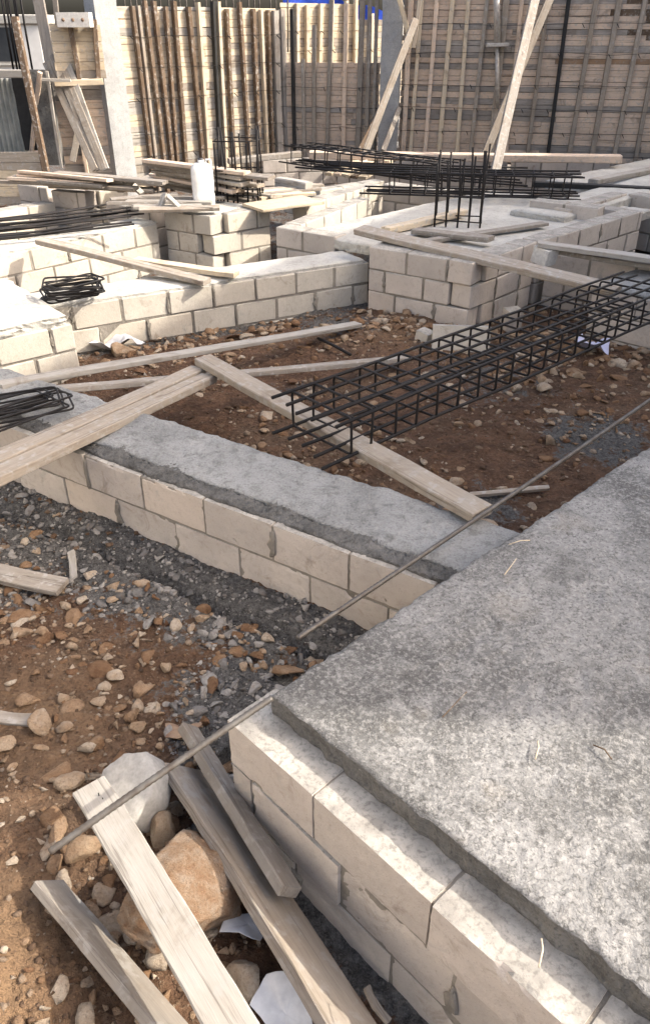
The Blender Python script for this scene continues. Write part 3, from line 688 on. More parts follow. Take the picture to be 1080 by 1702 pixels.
ka, kb, kc = V2(P(84, 315, .6)), V2(P(141, 321, .6)), V2(P(213, 309, .6))
blocks(tk, ka, kb, .6, 3, mat='block', gap=.016); blocks(tk, kb, kc, .6, 3, mat='block_pale', gap=.016, ins=((.2, 0), (0, 0)))
pxwall('shaded block face beside the left pile of boards', (28, 305), (78, 312), .6, 3, 'block')
pxwall('shaded block wall between the two pale piers at left', (174, 334), (252, 350), .56, 3, 'block')
pxwall('low block row in front of the corner of the shuttering', (436, 266), (560, 262), .45, 3, 'block', offs=(0, .2))
pxwall('far block row under the dark timber below the tall shuttering', (560, 262), (1015, 268), .5, 3, 'block')
pxwall('pale block stub beside the sorted boards in the middle distance', (470, 300), (520, 309), .55, 2, 'block_pale')
pxwall('sunlit block row behind the tall pale pier', (530, 317), (640, 300), .55, 2, 'block_pale')
# ================================================================== OBJECTS
def rock_mesh(name, dims, seed, mat, sub=3, nplanes=9, rough=.045):
    bm = bmesh.new(); bmesh.ops.create_icosphere(bm, subdivisions=sub, radius=1); bm.verts.ensure_lookup_table()
    V = np.array([v.co[:] for v in bm.verts]); F = np.array([[v.index for v in f.verts] for f in bm.faces]); bm.free()
    rs = np.random.RandomState(seed)
    for k in range(nplanes):
        n = rs.normal(size=3); n /= np.linalg.norm(n); d = rs.uniform(.34, .72); e = V@n-d; V = V-np.clip(e, 0, None)[:, None]*n
    V = V*(1+rough*fbm(V*2.2+seed, 3, seed)[:, None]*2.6+rough*1.1*fbm(V*8+seed, 3, seed+2, .7)[:, None]); V = V/np.abs(V).max(0)*np.array(dims)/2
    return fast_mesh(name, V, F, mat, False, {'tint': np.full(len(V), .58 if name == 'boulder' else rs.uniform(.3, .85))})
def stone(px, py, dims, label, seed, mat='limestone', sub=3, rot=0, name='stone', sink=.3, tilt=(0, 0), z=None):
    p = P(px, py, .02); gz = float(gh([p.x], [p.y])[0]) if z is None else z
    o = obj(name, rock_mesh(name, dims, seed, mat, sub), None, Matrix.Translation((p.x, p.y, gz+dims[2]*(.5-sink))) @ Matrix.Rotation(rot, 4, 'Z') @ Matrix.Rotation(tilt[0], 4, 'X') @ Matrix.Rotation(tilt[1], 4, 'Y'))
    return tag(o, label, 'stone')
stone(302, 1508, (.37, .35, .25), 'big orange and white boulder between the white plank and the leaning boards', 7, 'boulder', 5, .9, 'boulder', .18, (.15, .25))
stone(165, 1243, (.105, .085, .07), 'yellowish fist-sized stone above the white block fragment', 12, rot=.6)
stone(242, 1145, (.095, .085, .065), 'rounded pinkish tan stone in the middle of the reddish earth', 13, rot=.2)
stone(195, 1122, (.085, .06, .04), 'flat tan stone just left of the rounded pinkish one', 14, rot=.1)
stone(335, 1029, (.075, .06, .05), 'pale stone closest to the front foundation wall', 15, 'limestone', rot=.8)
stone(50, 1172, (.095, .07, .05), 'angular tan stone near the left edge, above the pale stick', 16, rot=.4)
stone(75, 1215, (.12, .1, .07), 'orange stone half buried beside the pale stick at left', 17, rot=1.1)
stone(110, 1215, (.07, .07, .05), 'small grey-tan stone between two larger ones at left', 18, rot=.3)
stone(5, 1252, (.11, .1, .08), 'orange stone cut by the left edge of the picture', 19, rot=.2)
stone(36, 1047, (.10, .075, .05), 'pale angular stone at left, below the weathered short plank', 20, rot=.5)
stone(278, 1110, (.05, .075, .06), 'upright grey stone right of the rounded pinkish one', 21, rot=.4)
stone(100, 1300, (.13, .10, .05), 'flat reddish stone above the end of the white plank', 22, rot=.2)
stone(148, 1417, (.15, .09, .07), 'orange stone under the upper end of the white plank', 23, rot=.3)
stone(405, 1622, (.12, .14, .1), 'brown stone below the boulder beside the leaning board', 24, rot=.9)
stone(270, 1388, (.10, .09, .15), 'small tan stone leaning on the top of the boulder', 25, rot=.7)
stone(180, 1090, (.05, .04, .03), 'tiny pale stone left of the flat tan one', 26)
stone(262, 1030, (.06, .045, .035), 'tan pebble lying left of the pale stone by the wall', 27)
stone(745, 645, (.07, .06, .04), 'pale pebble on the dark earth right of the cage', 29)
stone(1050, 607, (.12, .1, .07), 'pale stone near the right edge below the cage', 30)
stone(960, 620, (.13, .08, .05), 'flat yellowish stone right under the rebar cage', 31)
stone(905, 790, (.06, .05, .04), 'small white stone above the thin stick', 32)
stone(1035, 700, (.08, .06, .05), 'pale stone between the long rod and the right edge', 33)
stone(205, 590, (.22, .18, .16), 'red earth clod against the left end of the middle block wall', 34, 'limestone')
# broken white block fragment
def prism(poly, th, seed, rough=.006, n=6):
    """irregular plate with rounded rim from a plan outline"""
    ctr = np.mean(poly, 0); out = []
    m = len(poly)
    for i in range(m):
        a, b = np.array(poly[i]), np.array(poly[(i+1) % m])
        for k in range(n): out.append(a+(b-a)*k/n)
    out = np.array(out); out = out+(fbm(np.c_[out*25, np.zeros(len(out))], 3, seed)*rough)[:, None]*(out-ctr)/np.linalg.norm(out-ctr, axis=1, keepdims=True)
    M_ = len(out); rings = []
    for (sc, z) in ((.0, -.5), (.6, -.5), (.965, -.5), (1, -.42), (1, .0), (1, .42), (.965, .5), (.6, .5), (0, .5)):
        rings.append(np.c_[ctr+(out-ctr)*sc, np.full(M_, z*th)])
    V = np.concatenate(rings); V = V+np.c_[np.zeros((len(V), 2)), fbm(V*30, 2, seed+1)*rough*.35]; F = []
    for r in range(len(rings)-1):
        for i in range(M_):
            F.append((r*M_+i, r*M_+(i+1) % M_, (r+1)*M_+(i+1) % M_, (r+1)*M_+i))
    return V, F
v, f = prism([(-.12, -.07), (-.115, .03), (-.06, .10), (.02, .115), (.09, .07), (.11, -.02), (.07, -.11), (-.03, -.12)], .12, 3, .01)
c = P(228, 1318, .1); o = obj('block_fragment', mesh('block_fragment', v, f, 'chunk', True), None, Matrix.Translation((c.x, c.y, .115)) @ Matrix.Rotation(R(-18), 4, 'Z') @ Matrix.Rotation(R(28), 4, 'X') @ Matrix.Rotation(R(-14), 4, 'Y'))
tag(o, 'white broken piece of block leaning under the white plank', 'block fragment')
# thin crumpled sheets in the hollow
def crumple(name, poly, seed, amp, mat, mw, label, cat, th=.004):
    v, f = prism(poly, th, seed, .008, 5); v[:, 2] += fbm(v*np.array([9, 9, 0])+seed, 3, seed)*amp
    o = obj(name, mesh(name, v, f, mat, True), None, mw); return tag(o, label, cat)
c = P(470, 1665, .06); crumple('plastic_sheet', [(-.09, -.03), (-.07, .05), (.0, .075), (.06, .03), (.11, -.06), (.08, -.12), (.0, -.07)], 5, .05, 'sheet_white', Matrix.Translation((c.x, c.y, .05)) @ Matrix.Rotation(R(-20), 4, 'Z') @ Matrix.Rotation(R(18), 4, 'X'), 'bluish white plastic sheet scrap under the lower end of the leaning board', 'plastic sheet')
c = P(408, 1545, .03); crumple('plastic_scrap', [(-.07, -.03), (-.05, .03), (.03, .05), (.08, .02), (.05, -.03)], 6, .05, 'sheet_white', Matrix.Translation((c.x, c.y, .05)) @ Matrix.Rotation(R(30), 4, 'Y'), 'small white plastic scrap in the dark hollow beside the boulder', 'plastic scrap')
c = P(305, 1218, .02); crumple('crumpled_paper', [(-.06, -.03), (-.07, .03), (0, .05), (.06, .04), (.075, -.01), (.02, -.045)], 8, .12, 'rag', Matrix.Translation((c.x, c.y, .035)), 'crumpled brown paper at the upper end of the leaning boards', 'paper')
c = P(983, 583, .03); crumple('paper_scrap', [(-.12, -.1), (-.13, .08), (.02, .13), (.14, .05), (.1, -.1)], 9, .15, 'paper_blue', Matrix.Translation((c.x, c.y, .07)), 'crumpled blue and white paper on the earth behind the cage', 'paper')
c = P(190, 577, .05); crumple('plastic_scrap', [(-.2, -.05), (-.15, .06), (.05, .08), (.25, .03), (.1, -.06)], 10, .12, 'sheet_white', Matrix.Translation((c.x, c.y, .09)), 'pale plastic scrap on red earth beside the middle block wall', 'plastic scrap')
# near planks
def gz(p): return float(gh([p.x], [p.y])[0])
a = P(150, 1311, .2); b = P(440, 1800, .31); b2 = P(400, 1760, .31)
pa_ = plank('plank', P(150, 1311, .25), P(412, 1752, .345), .105, .036, 'wood_white', R(6), 'whitewashed plank lying over the boulder in the bottom left foreground', n=14, warp=.004)
tube('nail', [P(166, 1325, .27), P(164, 1318, .29)], .0018, 'rebar', pa_, 5); tube('nail', [P(172, 1332, .27), P(171, 1326, .285)], .0018, 'rebar', pa_, 5)
plank('plank', P(80, 1470, .085), P(305, 1740, .10), .115, .030, 'wood_grey', R(-48), 'grey weathered board tilted on edge at the bottom left', n=12, warp=.004)
plank('plank', P(303, 1283, .08), P(600, 1735, .17), .18, .034, 'wood', R(-42), 'long brown board leaning on edge beside the near block wall', n=14, warp=.006)
plank('plank', P(314, 1214, .10), P(480, 1480, .20), .075, .036, 'wood_grey', R(-42), 'short grey board wedged behind the long leaning one', n=12, warp=.006)
plank('plank', P(-60, 938, .05), P(106, 976, .035), .105, .03, 'wood_grey', R(4), 'short weathered plank lying on grey earth at the left edge', n=6, warp=.006)
plank('wood_stick', P(117, 918, .03), P(125, 960, .03), .035, .012, 'wood_white', .3, 'pale upright wood splinter right of the short weathered plank', 'stick', n=3)
plank('wood_stick', P(-20, 1192, .06), P(62, 1197, .05), .05, .03, 'wood_grey', .2, 'pale stick at the left edge among the orange stones', 'stick', n=4)
plank('wood_stick', P(780, 822, .03), P(912, 811, .03), .03, .02, 'wood', .2, 'thin brown stick on the earth just past the long plank', 'stick', n=4)
plank('wood_stick', P(645, 1700, .02), P(610, 1640, .05), .02, .012, 'wood', .3, 'thin splinter at the foot of the near block wall', 'stick', n=4)
for k, (a_, b_, lb) in enumerate((((895, 1608), (899, 1560), 'thin dry straw standing at the edge of the near slab'), ((985, 1238), (1016, 1262), 'dark twig lying on the near slab at the right'), ((889, 1262), (893, 1232), 'short brown straw in the sunlit part of the near slab'), ((735, 1192), (775, 1150), 'long thin twig across the middle of the near slab'), ((838, 955), (858, 928), 'dry straw near the far edge of the near slab'), ((845, 905), (880, 898), 'curled brown leaf stalk at the far rim of the near slab'))):
    q0, q1 = P(*a_, .565), P(*b_, .566); tag(tube('twig', [q0, q0.lerp(q1, .5)+Vector((.006, .004, .006)), q1], .0022, 'wood_brown' if k in (1, 3) else 'wood_tan', None, 5), lb, 'twig')
# near bars
pts, rb = ribbed(P(83, 1416, .40), P(452, 1160, .573), -.004)
o = tube('steel_bar', pts, .0098, 'rebar_grey', None, 8, rb); tag(o, 'ribbed steel bar sticking out over the white plank in the foreground', 'steel bar')
pts, rb = ribbed(P(494, 1061, .47), P(1140, 622, .53), .012)
o = tube('steel_bar', pts, .0098, 'rebar_grey', None, 8, rb); tag(o, 'long ribbed steel bar running along the edge of the near slab', 'steel bar')
# planks over the front foundation
Ed = (P(340, 621, .33)-P(0, 781, .53)).normalized()
e1, e2 = P(333, 614, .33), P(-60, 795, .56)
plank('plank', P(330, 615, .335), P(-90, 802, .57), .115, .045, 'wood', 0, 'upper of two long planks laid side by side across the front foundation', n=12, warp=.005)
plank('plank', P(348, 628, .325), P(-70, 822, .565), .115, .048, 'wood', 0, 'lower of two long planks laid side by side across the front foundation', n=12, warp=.005)
plank('plank', P(338, 597, .39), P(800, 856, .462), .125, .048, 'wood', R(3), 'long plank running from the plank pair under the rebar cage to the near slab', n=14, warp=.006)
plank('plank', P(0, 643, .43), P(594, 537, .10), .10, .03, 'wood_white', 0, 'thin pale plank stretching over the pit toward the middle block wall', n=12, warp=.01)
plank('plank', P(60, 652, .40), P(676, 595, .12), .10, .035, 'wood_grey', R(-8), 'grey plank crossing the pit below the thin pale one', n=12, warp=.01)
tube_o = tube('steel_bar', [P(528, 562, .1), P(556, 575, .09), P(583, 590, .06)], .012, 'rebar'); tag(tube_o, 'short bent black bar lying on the earth behind the crossing planks', 'steel bar')
# ---------------------------------------------------------------- rebar cages
def cage(label, O, d, L, width, height, sp, nb, r=.0075, rs=.005, over=.14, seg=6, wob=.011):
    """O: near lower corner in view (front bottom), d: plan direction; width runs to the left of d"""
    t = thing('rebar_cage', O, label, 'rebar cage'); d = Vector((*d, 0)).normalized(); w = Vector((-d.y, d.x, 0)); up = Vector((0, 0, 1)); O = Vector(O)
    for lv in (0, 1):
        for k in range(nb):
            q = O+w*(width*k/(nb-1))+up*(lv*height)+w*random.uniform(-.012, .012)*(0 < k < nb-1)
            e0 = over*random.uniform(.6, 1.5); pts = [q-d*e0+up*random.uniform(-wob, wob)]
            for m in range(1, 6): pts.append(q+d*(L*m/5)+up*random.uniform(-wob, wob)+w*random.uniform(-wob, wob))
            tube('long_bar', pts, r, 'rebar', t, seg)
    prof = [Vector((0, 0, 0)), w*width, w*width+up*height, up*height]
    loop = []
    for i in range(4):
        a, b, c = prof[i-1], prof[i], prof[(i+1) % 4]; loop += [b+(a-b).normalized()*.02, b+(a-b).normalized()*.006+(c-b).normalized()*.006, b+(c-b).normalized()*.02]
    v, f = tube_data(loop, rs, 5, None, True); me = mesh('stirrup', v, f, 'rebar', True)
    n = int(L/sp)
    for k in range(n+1):
        ang = random.uniform(-.05, .05); mw = Matrix.Translation(O+d*(k*sp+random.uniform(-.028, .028))) @ Matrix.Rotation(ang, 4, 'Z') @ Matrix.Rotation(random.uniform(-.05, .05), 4, w)
        obj('stirrup', me, t, mw)
    return t
cO = P(582, 757, .45); cd_ = Vector((.735, .678))
cage('long black rebar cage resting on planks over the earth pit', cO, cd_, 3.4, .45, .20, .17, 5, .0092, .0075, .13)
c2 = P(485, 272, .58); c2e = P(735, 306, .58); dd = Vector((c2e.x-c2.x, c2e.y-c2.y))
cage('dark rebar cage lying in front of the corner of the shuttering', c2, dd, dd.length, .5, .22, .22, 4, .011, .009, .2, 5)
c3 = P(650, 322, .6); c3e = P(965, 331, .6); dd = Vector((c3e.x-c3.x, c3e.y-c3.y))
cage('dark rebar cage lying behind the upright starter bars', c3, dd, dd.length, .45, .22, .2, 4, .011, .009, .3, 5)
# loose bars
def bars(label, group, ends, r, mat='rebar'):
    for (a, b) in ends:
        m = (a+b)/2+Vector((random.uniform(-.03, .03), random.uniform(-.03, .03), -.015)); o = tube('steel_bar', [a, a.lerp(m, .5), m, m.lerp(b, .5), b], r, mat, None, 5); tag(o, label, 'steel bar', group)
ends = []
for k in range(16):
    z = .56+.012*(k % 5); ends.append((P(-80+random.uniform(-20, 10), 372+k*2.3, z), P(150+random.uniform(0, 100), 338+k*2.6+random.uniform(-3, 3), z)))
bars('black reinforcing bar in the loose bundle at the left edge', 'bars bundled on the pale strip wall at left', ends, .011)
ends = [(P(520+random.uniform(-30, 30), 266+k*2, .62), P(900+random.uniform(-60, 60), 279+k*5, .62)) for k in range(7)]
bars('long dark bar lying along the far footing behind the starter bars', 'long bars on the far footing', ends, .013)
# stirrups lying about
def stirrup_obj(c, w, h, az, tilt, label, group, r=.006):
    pr = [(-w/2, -h/2), (w/2, -h/2), (w/2, h/2), (-w/2, h/2)]; lp = []
    for i in range(4):
        a, b, e = (Vector((*pr[j % 4], 0)) for j in (i-1, i, i+1)); lp += [b+(a-b).normalized()*.03, b+(a-b).normalized()*.008+(e-b).normalized()*.008, b+(e-b).normalized()*.03]
    v, f = tube_data(lp, r, 6, None, True)
    o = obj('stirrup', mesh('stirrup', v, f, 'rebar', True), None, Matrix.Translation(c) @ Matrix.Rotation(az, 4, 'Z') @ Matrix.Rotation(tilt, 4, 'X')); return tag(o, label, 'stirrup', group)
for k in range(9):
    c = P(22+random.uniform(-28, 30), 676+random.uniform(-10, 12), .45+.012*k); stirrup_obj(c, .44, .20, R(random.uniform(20, 50)), R(random.uniform(-9, 9)), 'black bent stirrup in the pile on the left end of the front foundation', 'stirrups piled on the front foundation')
for k in range(12):
    c = P(122+random.uniform(-8, 8), 492-k*2.2, .46+.016*k); stirrup_obj(c, .40, .2, R(random.uniform(10, 50)), R(random.uniform(-12, 12)), 'black wire stirrup in the bundle behind the middle block wall', 'stirrups bundled behind the middle wall', .007)
# upright starter bars
def starters(label, cpx, z0, w, dep, nx, ny, h, ties, r=.011, az=45):
    c = P(*cpx, z0); t = thing('starter_bars', c, label, 'starter bars'); u = dirv(az); u = Vector((u.x, u.y, 0)); v_ = Vector((-u.y, u.x, 0))
    for i in range(nx):
        for j in range(ny):
            if 0 < i < nx-1 and 0 < j < ny-1: continue
            q = c+u*(w*(i/(nx-1)-.5))+v_*(dep*(j/(ny-1)-.5)); hh = h*random.uniform(.85, 1.12); le = Vector((random.uniform(-.03, .03), random.uniform(-.03, .03), 0))
            tube('bar', [q+Vector((0, 0, -.08)), q+Vector((0, 0, hh*.5))+le*.3, q+Vector((0, 0, hh))+le], r, 'rebar', t, 6)
    for z in ties:
        lp = [c+u*(w*a/2)+v_*(dep*b/2)+Vector((0, 0, z+random.uniform(-.01, .01))) for a, b in ((-1.05, -1.1), (1.05, -1.1), (1.05, 1.1), (-1.05, 1.1))]; tube('tie', lp, .007, 'rebar', t, 5, closed=True)
starters('tall black starter bars standing on the pale middle slab', (760, 371), .53, .46, .28, 5, 3, .68, (.05, .28, .5), .010, 100)
starters('black starter bars rising from the pile of boards', (400, 329), .62, .46, .26, 5, 3, .66, (.06, .3, .6), .010, 98)
# ---------------------------------------------------------------- timbers in the middle distance
plank('plank', P(597, 381, .66), P(1025, 484, .55), .17, .05, 'wood', R(5), 'long thick plank bridging the grey corner pier to the right strip', n=12, warp=.008)
plank('plank', P(690, 384, .56), P(815, 397, .60), .14, .045, 'wood_grey', 0, 'dark short plank lying behind the long thick one', n=6)
plank('plank', P(640, 383, .56), P(770, 352, .58), .12, .06, 'wood_tan', 0, 'tan timber on the pale slab left of the upright starter bars', n=6)
plank('plank', P(893, 404, .66), P(1110, 436, .56), .14, .04, 'wood_white', 0, 'upper pale plank over the gap at the right edge', n=8)
plank('plank', P(900, 412, .60), P(1100, 444, .50), .14, .04, 'wood_grey', 0, 'shadowed plank under the pale one at the right edge', n=8)
plank('plank', P(650, 408, .56), P(905, 372, .56), .10, .03, 'wood_grey', 0, 'grey board lying along the back of the pale slab', n=8)
plank('plank', P(66, 402, .60), P(345, 467, .46), .12, .045, 'wood', 0, 'long board sloping from the bar bundle to the middle block wall', n=10, warp=.01)
plank('plank', P(225, 433, .50), P(393, 455, .47), .11, .04, 'wood_tan', 0, 'shorter board beside the sloping long one', n=8)
plank('plank', P(985, 303, .58), P(1110, 278, .58), .14, .07, 'wood_white', 0, 'pale timber on the far right footing', n=6)
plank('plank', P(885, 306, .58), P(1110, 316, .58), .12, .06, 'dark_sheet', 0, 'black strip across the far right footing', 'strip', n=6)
plank('timber_beam', P(515, 257, .62), P(1030, 264, .62), .22, .10, 'wood_old', 0, 'long dark timber along the foot of the tall shuttering', 'timber', n=10)
plank('timber_beam', P(380, 268, .55), P(500, 256, .6), .16, .08, 'wood_grey', 0, 'grey timber along the foot of the sunlit shuttering', 'timber', n=6)
plank('plank', P(520, 332, .62), P(420, 345, .62), .45, .03, 'wood_tan', 0, 'tan panel lying beside the pile of boards', 'panel', n=4)
plank('timber_beam', P(463, 303, .66), P(513, 312, .66), .12, .12, 'wood_white', 0, 'short squared timber end right of the pile of boards', 'timber', n=3)
for k in range(13):
    y0 = 262+k*3.4+random.uniform(-2, 2); z = .92-.028*k
    plank('plank', P(245+random.uniform(-8, 30), y0+4, z), P(430+random.uniform(-40, 30), y0+26+random.uniform(-4, 8), z), .13, .035, random.choice(['wood', 'wood_grey', 'wood_grey', 'wood_old']), R(random.uniform(-8, 8)), 'board in the big pile behind the white canister', 'plank', 'boards piled behind the canister', n=3)
for k in range(12):
    y0 = 287+(k % 6)*4.2+random.uniform(-2, 2); z = .80-.03*(k % 6); x0 = 5+random.uniform(-10, 90)
    plank('plank', P(x0, y0, z), P(x0+170+random.uniform(-30, 40), y0+9+random.uniform(-4, 6), z), .12, .035, random.choice(['wood', 'wood_grey', 'wood_grey', 'wood_old']), R(random.uniform(-10, 10)), 'board in the low pile at the foot of the left shuttering', 'plank', 'boards piled at the left', n=3)
for k in range(7):
    x0 = 180+random.uniform(-10, 60); y0 = 328+k*3.5
    plank('plank', P(x0, y0, .66), P(x0+120+random.uniform(-20, 40), y0+random.uniform(-8, 4), .66), .1, .03, random.choice(['wood', 'wood_white', 'wood_grey']), R(random.uniform(-10, 10)), 'loose board between the pale pier and the low pile', 'plank', 'loose boards near the pale pier', n=3)
for k, (a, b) in enumerate((((210, 296), (236, 322)), ((222, 300), (200, 318)), ((275, 322), (262, 352)), ((278, 325), (305, 352)))):
    plank('plank', P(*a, .78), P(*b, .62), .08, .03, 'wood_white', .2, ['short pale offcut resting on the left block pier', 'second short offcut resting on the left block pier', 'left leg of the crossed offcuts left of the canister', 'right leg of the crossed offcuts left of the canister'][k], 'offcut', n=3)
for k in range(6):
    a = P(430+random.uniform(-10, 10), 318+k*2.5, .62); plank('plank', a, a+Vector((.55+random.uniform(-.1, .2), .3+random.uniform(-.2, .2), .02)), .1, .03, random.choice(['wood_white', 'wood', 'wood_tan']), 0, 'sunlit board end sticking out right of the lower starter bars', 'plank', 'sunlit board ends', n=3)
for k in range(5):
    a = P(545+k*14, 290+k*1.5, .45); plank('plank', a, a+Vector((.5, .75+random.uniform(-.3, .2), .12)), .12, .04, random.choice(['wood_tan', 'wood_old', 'wood_brown']), random.uniform(-.2, .2), 'board in the dark trench under the far rebar cage', 'plank', 'boards in the far trench', n=3)
# loose blocks
def loose_block(px, z, dims, az, tilt, label, mat='block', holes=0):
    v, f = grid_box(*dims, .03, int(px[0]), .012); c = P(*px, z); o = obj('concrete_block', mesh('concrete_block', v, f, mat), None, Matrix.Translation(c) @ Matrix.Rotation(R(az), 4, 'Z') @ Matrix.Rotation(R(tilt), 4, 'X')); return tag(o, label, 'block')
loose_block((765, 566, ), .10, (.46, .12, .24), -6, -12, 'loose pale block standing at the foot of the grey corner pier', 'block_pale')
loose_block((850, 530), .12, (.14, .12, .18), 20, 6, 'small upright block piece right of the loose pale block')
loose_block((705, 563), .06, (.12, .12, .14), 50, 10, 'small broken block piece left of the loose pale block', 'block_pale')
loose_block((905, 424), .56, (.16, .16, .14), 40, 10, 'white broken block lump on the corner of the recessed wall', 'foam')
# white canister
def canister(c):
    t = thing('canister', c, 'white plastic canister standing on the pale block pier', 'canister')
    rings = []; w, d = .115, .085
    for (z, k) in ((0, .88), (.02, 1), (.12, 1), (.14, .96), (.16, 1), (.30, 1), (.36, .97), (.40, .86), (.425, .55)):
        rg = []
        for i in range(20):
            a = 2*math.pi*i/20; ca, sa = math.cos(a), math.sin(a); e = .45; rg.append((math.copysign(abs(ca)**e, ca)*w*k, math.copysign(abs(sa)**e, sa)*d*k, z))
        rings.append(rg)
    v = [p for r in rings for p in r]; f = []
    for r in range(len(rings)-1):
        for i in range(20): f.append((r*20+i, r*20+(i+1) % 20, (r+1)*20+(i+1) % 20, (r+1)*20+i))
    f.append(tuple(reversed(range(20)))); f.append(tuple((len(rings)-1)*20+i for i in range(20)))
    C = Vector(c); obj('body', mesh('body', v, f, 'plastic_white', True), t, Matrix.Translation(C) @ Matrix.Rotation(.3, 4, 'Z'))
    tube('neck', [C+Vector((0, 0, .42)), C+Vector((0, 0, .455))], .035, 'plastic_white', t, 14); tube('cap', [C+Vector((0, 0, .452)), C+Vector((0, 0, .47))], .026, 'plastic_cap', t, 14)
    tube('handle', [C+Vector((.045, 0, .41)), C+Vector((.055, 0, .46)), C+Vector((.10, 0, .455)), C+Vector((.105, 0, .39))], .012, 'plastic_white', t, 8)
canister(P(340, 341, .61))
# ================================================================== shuttering walls
RA, RB = Vector((-.74, 15.0)), Vector((6.4, 13.72)); FA, FB = Vector((-2.98, 13.1)), Vector((-.80, 14.98))
def shutter(name, label, A, B, z0, z1, mats, studs, smats, ties, bh=.13, blen=(1.6, 3.2), seed=1, ragged=.05, stud_w=(.06, .1), over=.1):
    rs = random.Random(seed); A = Vector(A[:2]); B = Vector(B[:2]); L = (B-A).length; d = (B-A)/L; n = Vector((d.y, -d.x)); t = thing(name, (A.x, A.y, z0), label, 'shuttering'); d3 = Vector((d.x, d.y, 0)); z = z0; row = 0
    while z < z1-.03:
        h = min(rs.uniform(bh*.8, bh*1.15), z1-z+.02); s = rs.uniform(-ragged, 0) if row % 2 else 0
        while s < L-.05:
            ln = rs.uniform(*blen); e = min(s+ln, L+rs.uniform(-ragged, ragged)*.5)
            if L-e < .4: e = L+rs.uniform(-ragged, ragged)*.5
            c = A+d*((s+e)/2)-n*(.015+rs.uniform(0, .009)); me = board_mesh(e-s-.006, h-.004, .025, mats(rs, z, s), rs.randint(1, 4), 2, None, .002)
            mw = basis(Vector((c.x, c.y, z+h/2)), d3+Vector((0, 0, rs.uniform(-.006, .006))), (n.x, n.y, 0)); obj('board', me, t, mw); s = e
        z += h; row += 1
    vv, ff = chamfer(L-.04, .02, z1-z0-.04, .004); cc = A+d*(L/2)-n*.05; obj('backing', mesh('backing', vv, ff, 'wood_brown'), t, basis(Vector((cc.x, cc.y, (z0+z1)/2)), d3))
    for i, s in enumerate(studs):
        sp, tz, bz, m_, w_ = (list(s)+[None]*5)[:5] if isinstance(s, (tuple, list)) else (s, None, None, None, None)
        tz = tz or z1+rs.uniform(-.02, over); bz = bz if bz is not None else z0; w_ = w_ or rs.uniform(*stud_w); c = A+d*sp+n*.046; lean = rs.uniform(-.04, .04)
        me = board_mesh(round(tz-bz, 1), round(w_, 2)*.8, .08, m_ or rs.choice(smats), rs.randint(1, 4), 3, None, .006)
        p0 = Vector((c.x-d.x*lean, c.y-d.y*lean, bz)); p1 = Vector((c.x+d.x*lean, c.y+d.y*lean, tz)); obj('stud', me, t, basis((p0+p1)/2, p1-p0, (n.x, n.y, 0)))
    for z in ties:
        pts = []
        for k in range(9):
            q = A+d*(L*k/8)+n*(.094+rs.uniform(-.002, .004)); pts.append((q.x, q.y, z+rs.uniform(-.02, .02)))
        tube('tie_wire', pts, .0032, 'rebar', t, 5)
        s = rs.uniform(.1, .3)
        while s < L:
            q = A+d*s+n*.096; tube('tie_end', [(q.x, q.y, z), (q.x+n.x*.06+d.x*.03, q.y+n.y*.06, z-.05)], .007, 'rebar', t, 4); s += rs.uniform(.35, .8)
    return t
def sAt(px, py, A, B): q = onwall(px, py, A, B); A = Vector(A[:2]); return (Vector((q.x, q.y))-A).dot((Vector(B[:2])-A).normalized())
zF = onwall(300, 14, FA, FB).z
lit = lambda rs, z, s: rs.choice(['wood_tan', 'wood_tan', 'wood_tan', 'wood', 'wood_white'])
fs = [(sAt(px, 130, FA, FB), None, None, m_, w_) for px, m_, w_ in ((232, 'wood_brown', .07), (241, 'wood', .06), (254, 'wood_brown', .07), (268, 'wood_brown', .08), (281, 'wood_brown', .06), (295, 'wood_brown', .08), (322, 'wood_brown', .08), (334, 'wood_tan', .06), (357, 'dark_sheet', .06), (366, 'wood_tan', .07), (379, 'wood_brown', .07), (403, 'wood_brown', .07), (423, 'wood_brown', .08), (436, 'wood_tan', .06), (446, 'wood_brown', .06), (458, 'wood_limed', .14), (470, 'wood_limed', .12))]
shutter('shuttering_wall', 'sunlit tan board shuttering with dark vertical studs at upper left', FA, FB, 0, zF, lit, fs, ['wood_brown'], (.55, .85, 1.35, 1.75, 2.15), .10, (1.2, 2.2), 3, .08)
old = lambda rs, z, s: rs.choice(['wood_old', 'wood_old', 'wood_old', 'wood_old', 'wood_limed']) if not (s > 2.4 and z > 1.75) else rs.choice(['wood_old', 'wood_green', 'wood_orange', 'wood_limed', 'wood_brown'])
cut = sAt(632, 100, RA, RB); RC = RA+(RB-RA).normalized()*cut; cut2 = sAt(668, 100, RA, RB); RD = RA+(RB-RA).normalized()*cut2
zL = onwall(560, 103, RA, RB).z
st = [(sAt(px, 170, RA, RC), tz, None, m_, w_) for px, tz, m_, w_ in ((489, zL+.75, 'dark_sheet', .07), (505, zL+.05, 'wood_grey', .07), (523, zL+.5, 'wood_grey', .08), (547, zL+.9, 'wood_grey', .08), (573, zL+.8, 'wood_old', .08), (598, 3.0, 'wood_grey', .11), (611, 3.1, 'wood_grey', .08), (622, 3.0, 'wood_grey', .07))]
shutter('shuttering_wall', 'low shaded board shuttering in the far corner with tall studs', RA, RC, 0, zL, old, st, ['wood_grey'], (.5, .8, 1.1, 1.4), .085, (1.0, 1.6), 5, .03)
RBx = RB
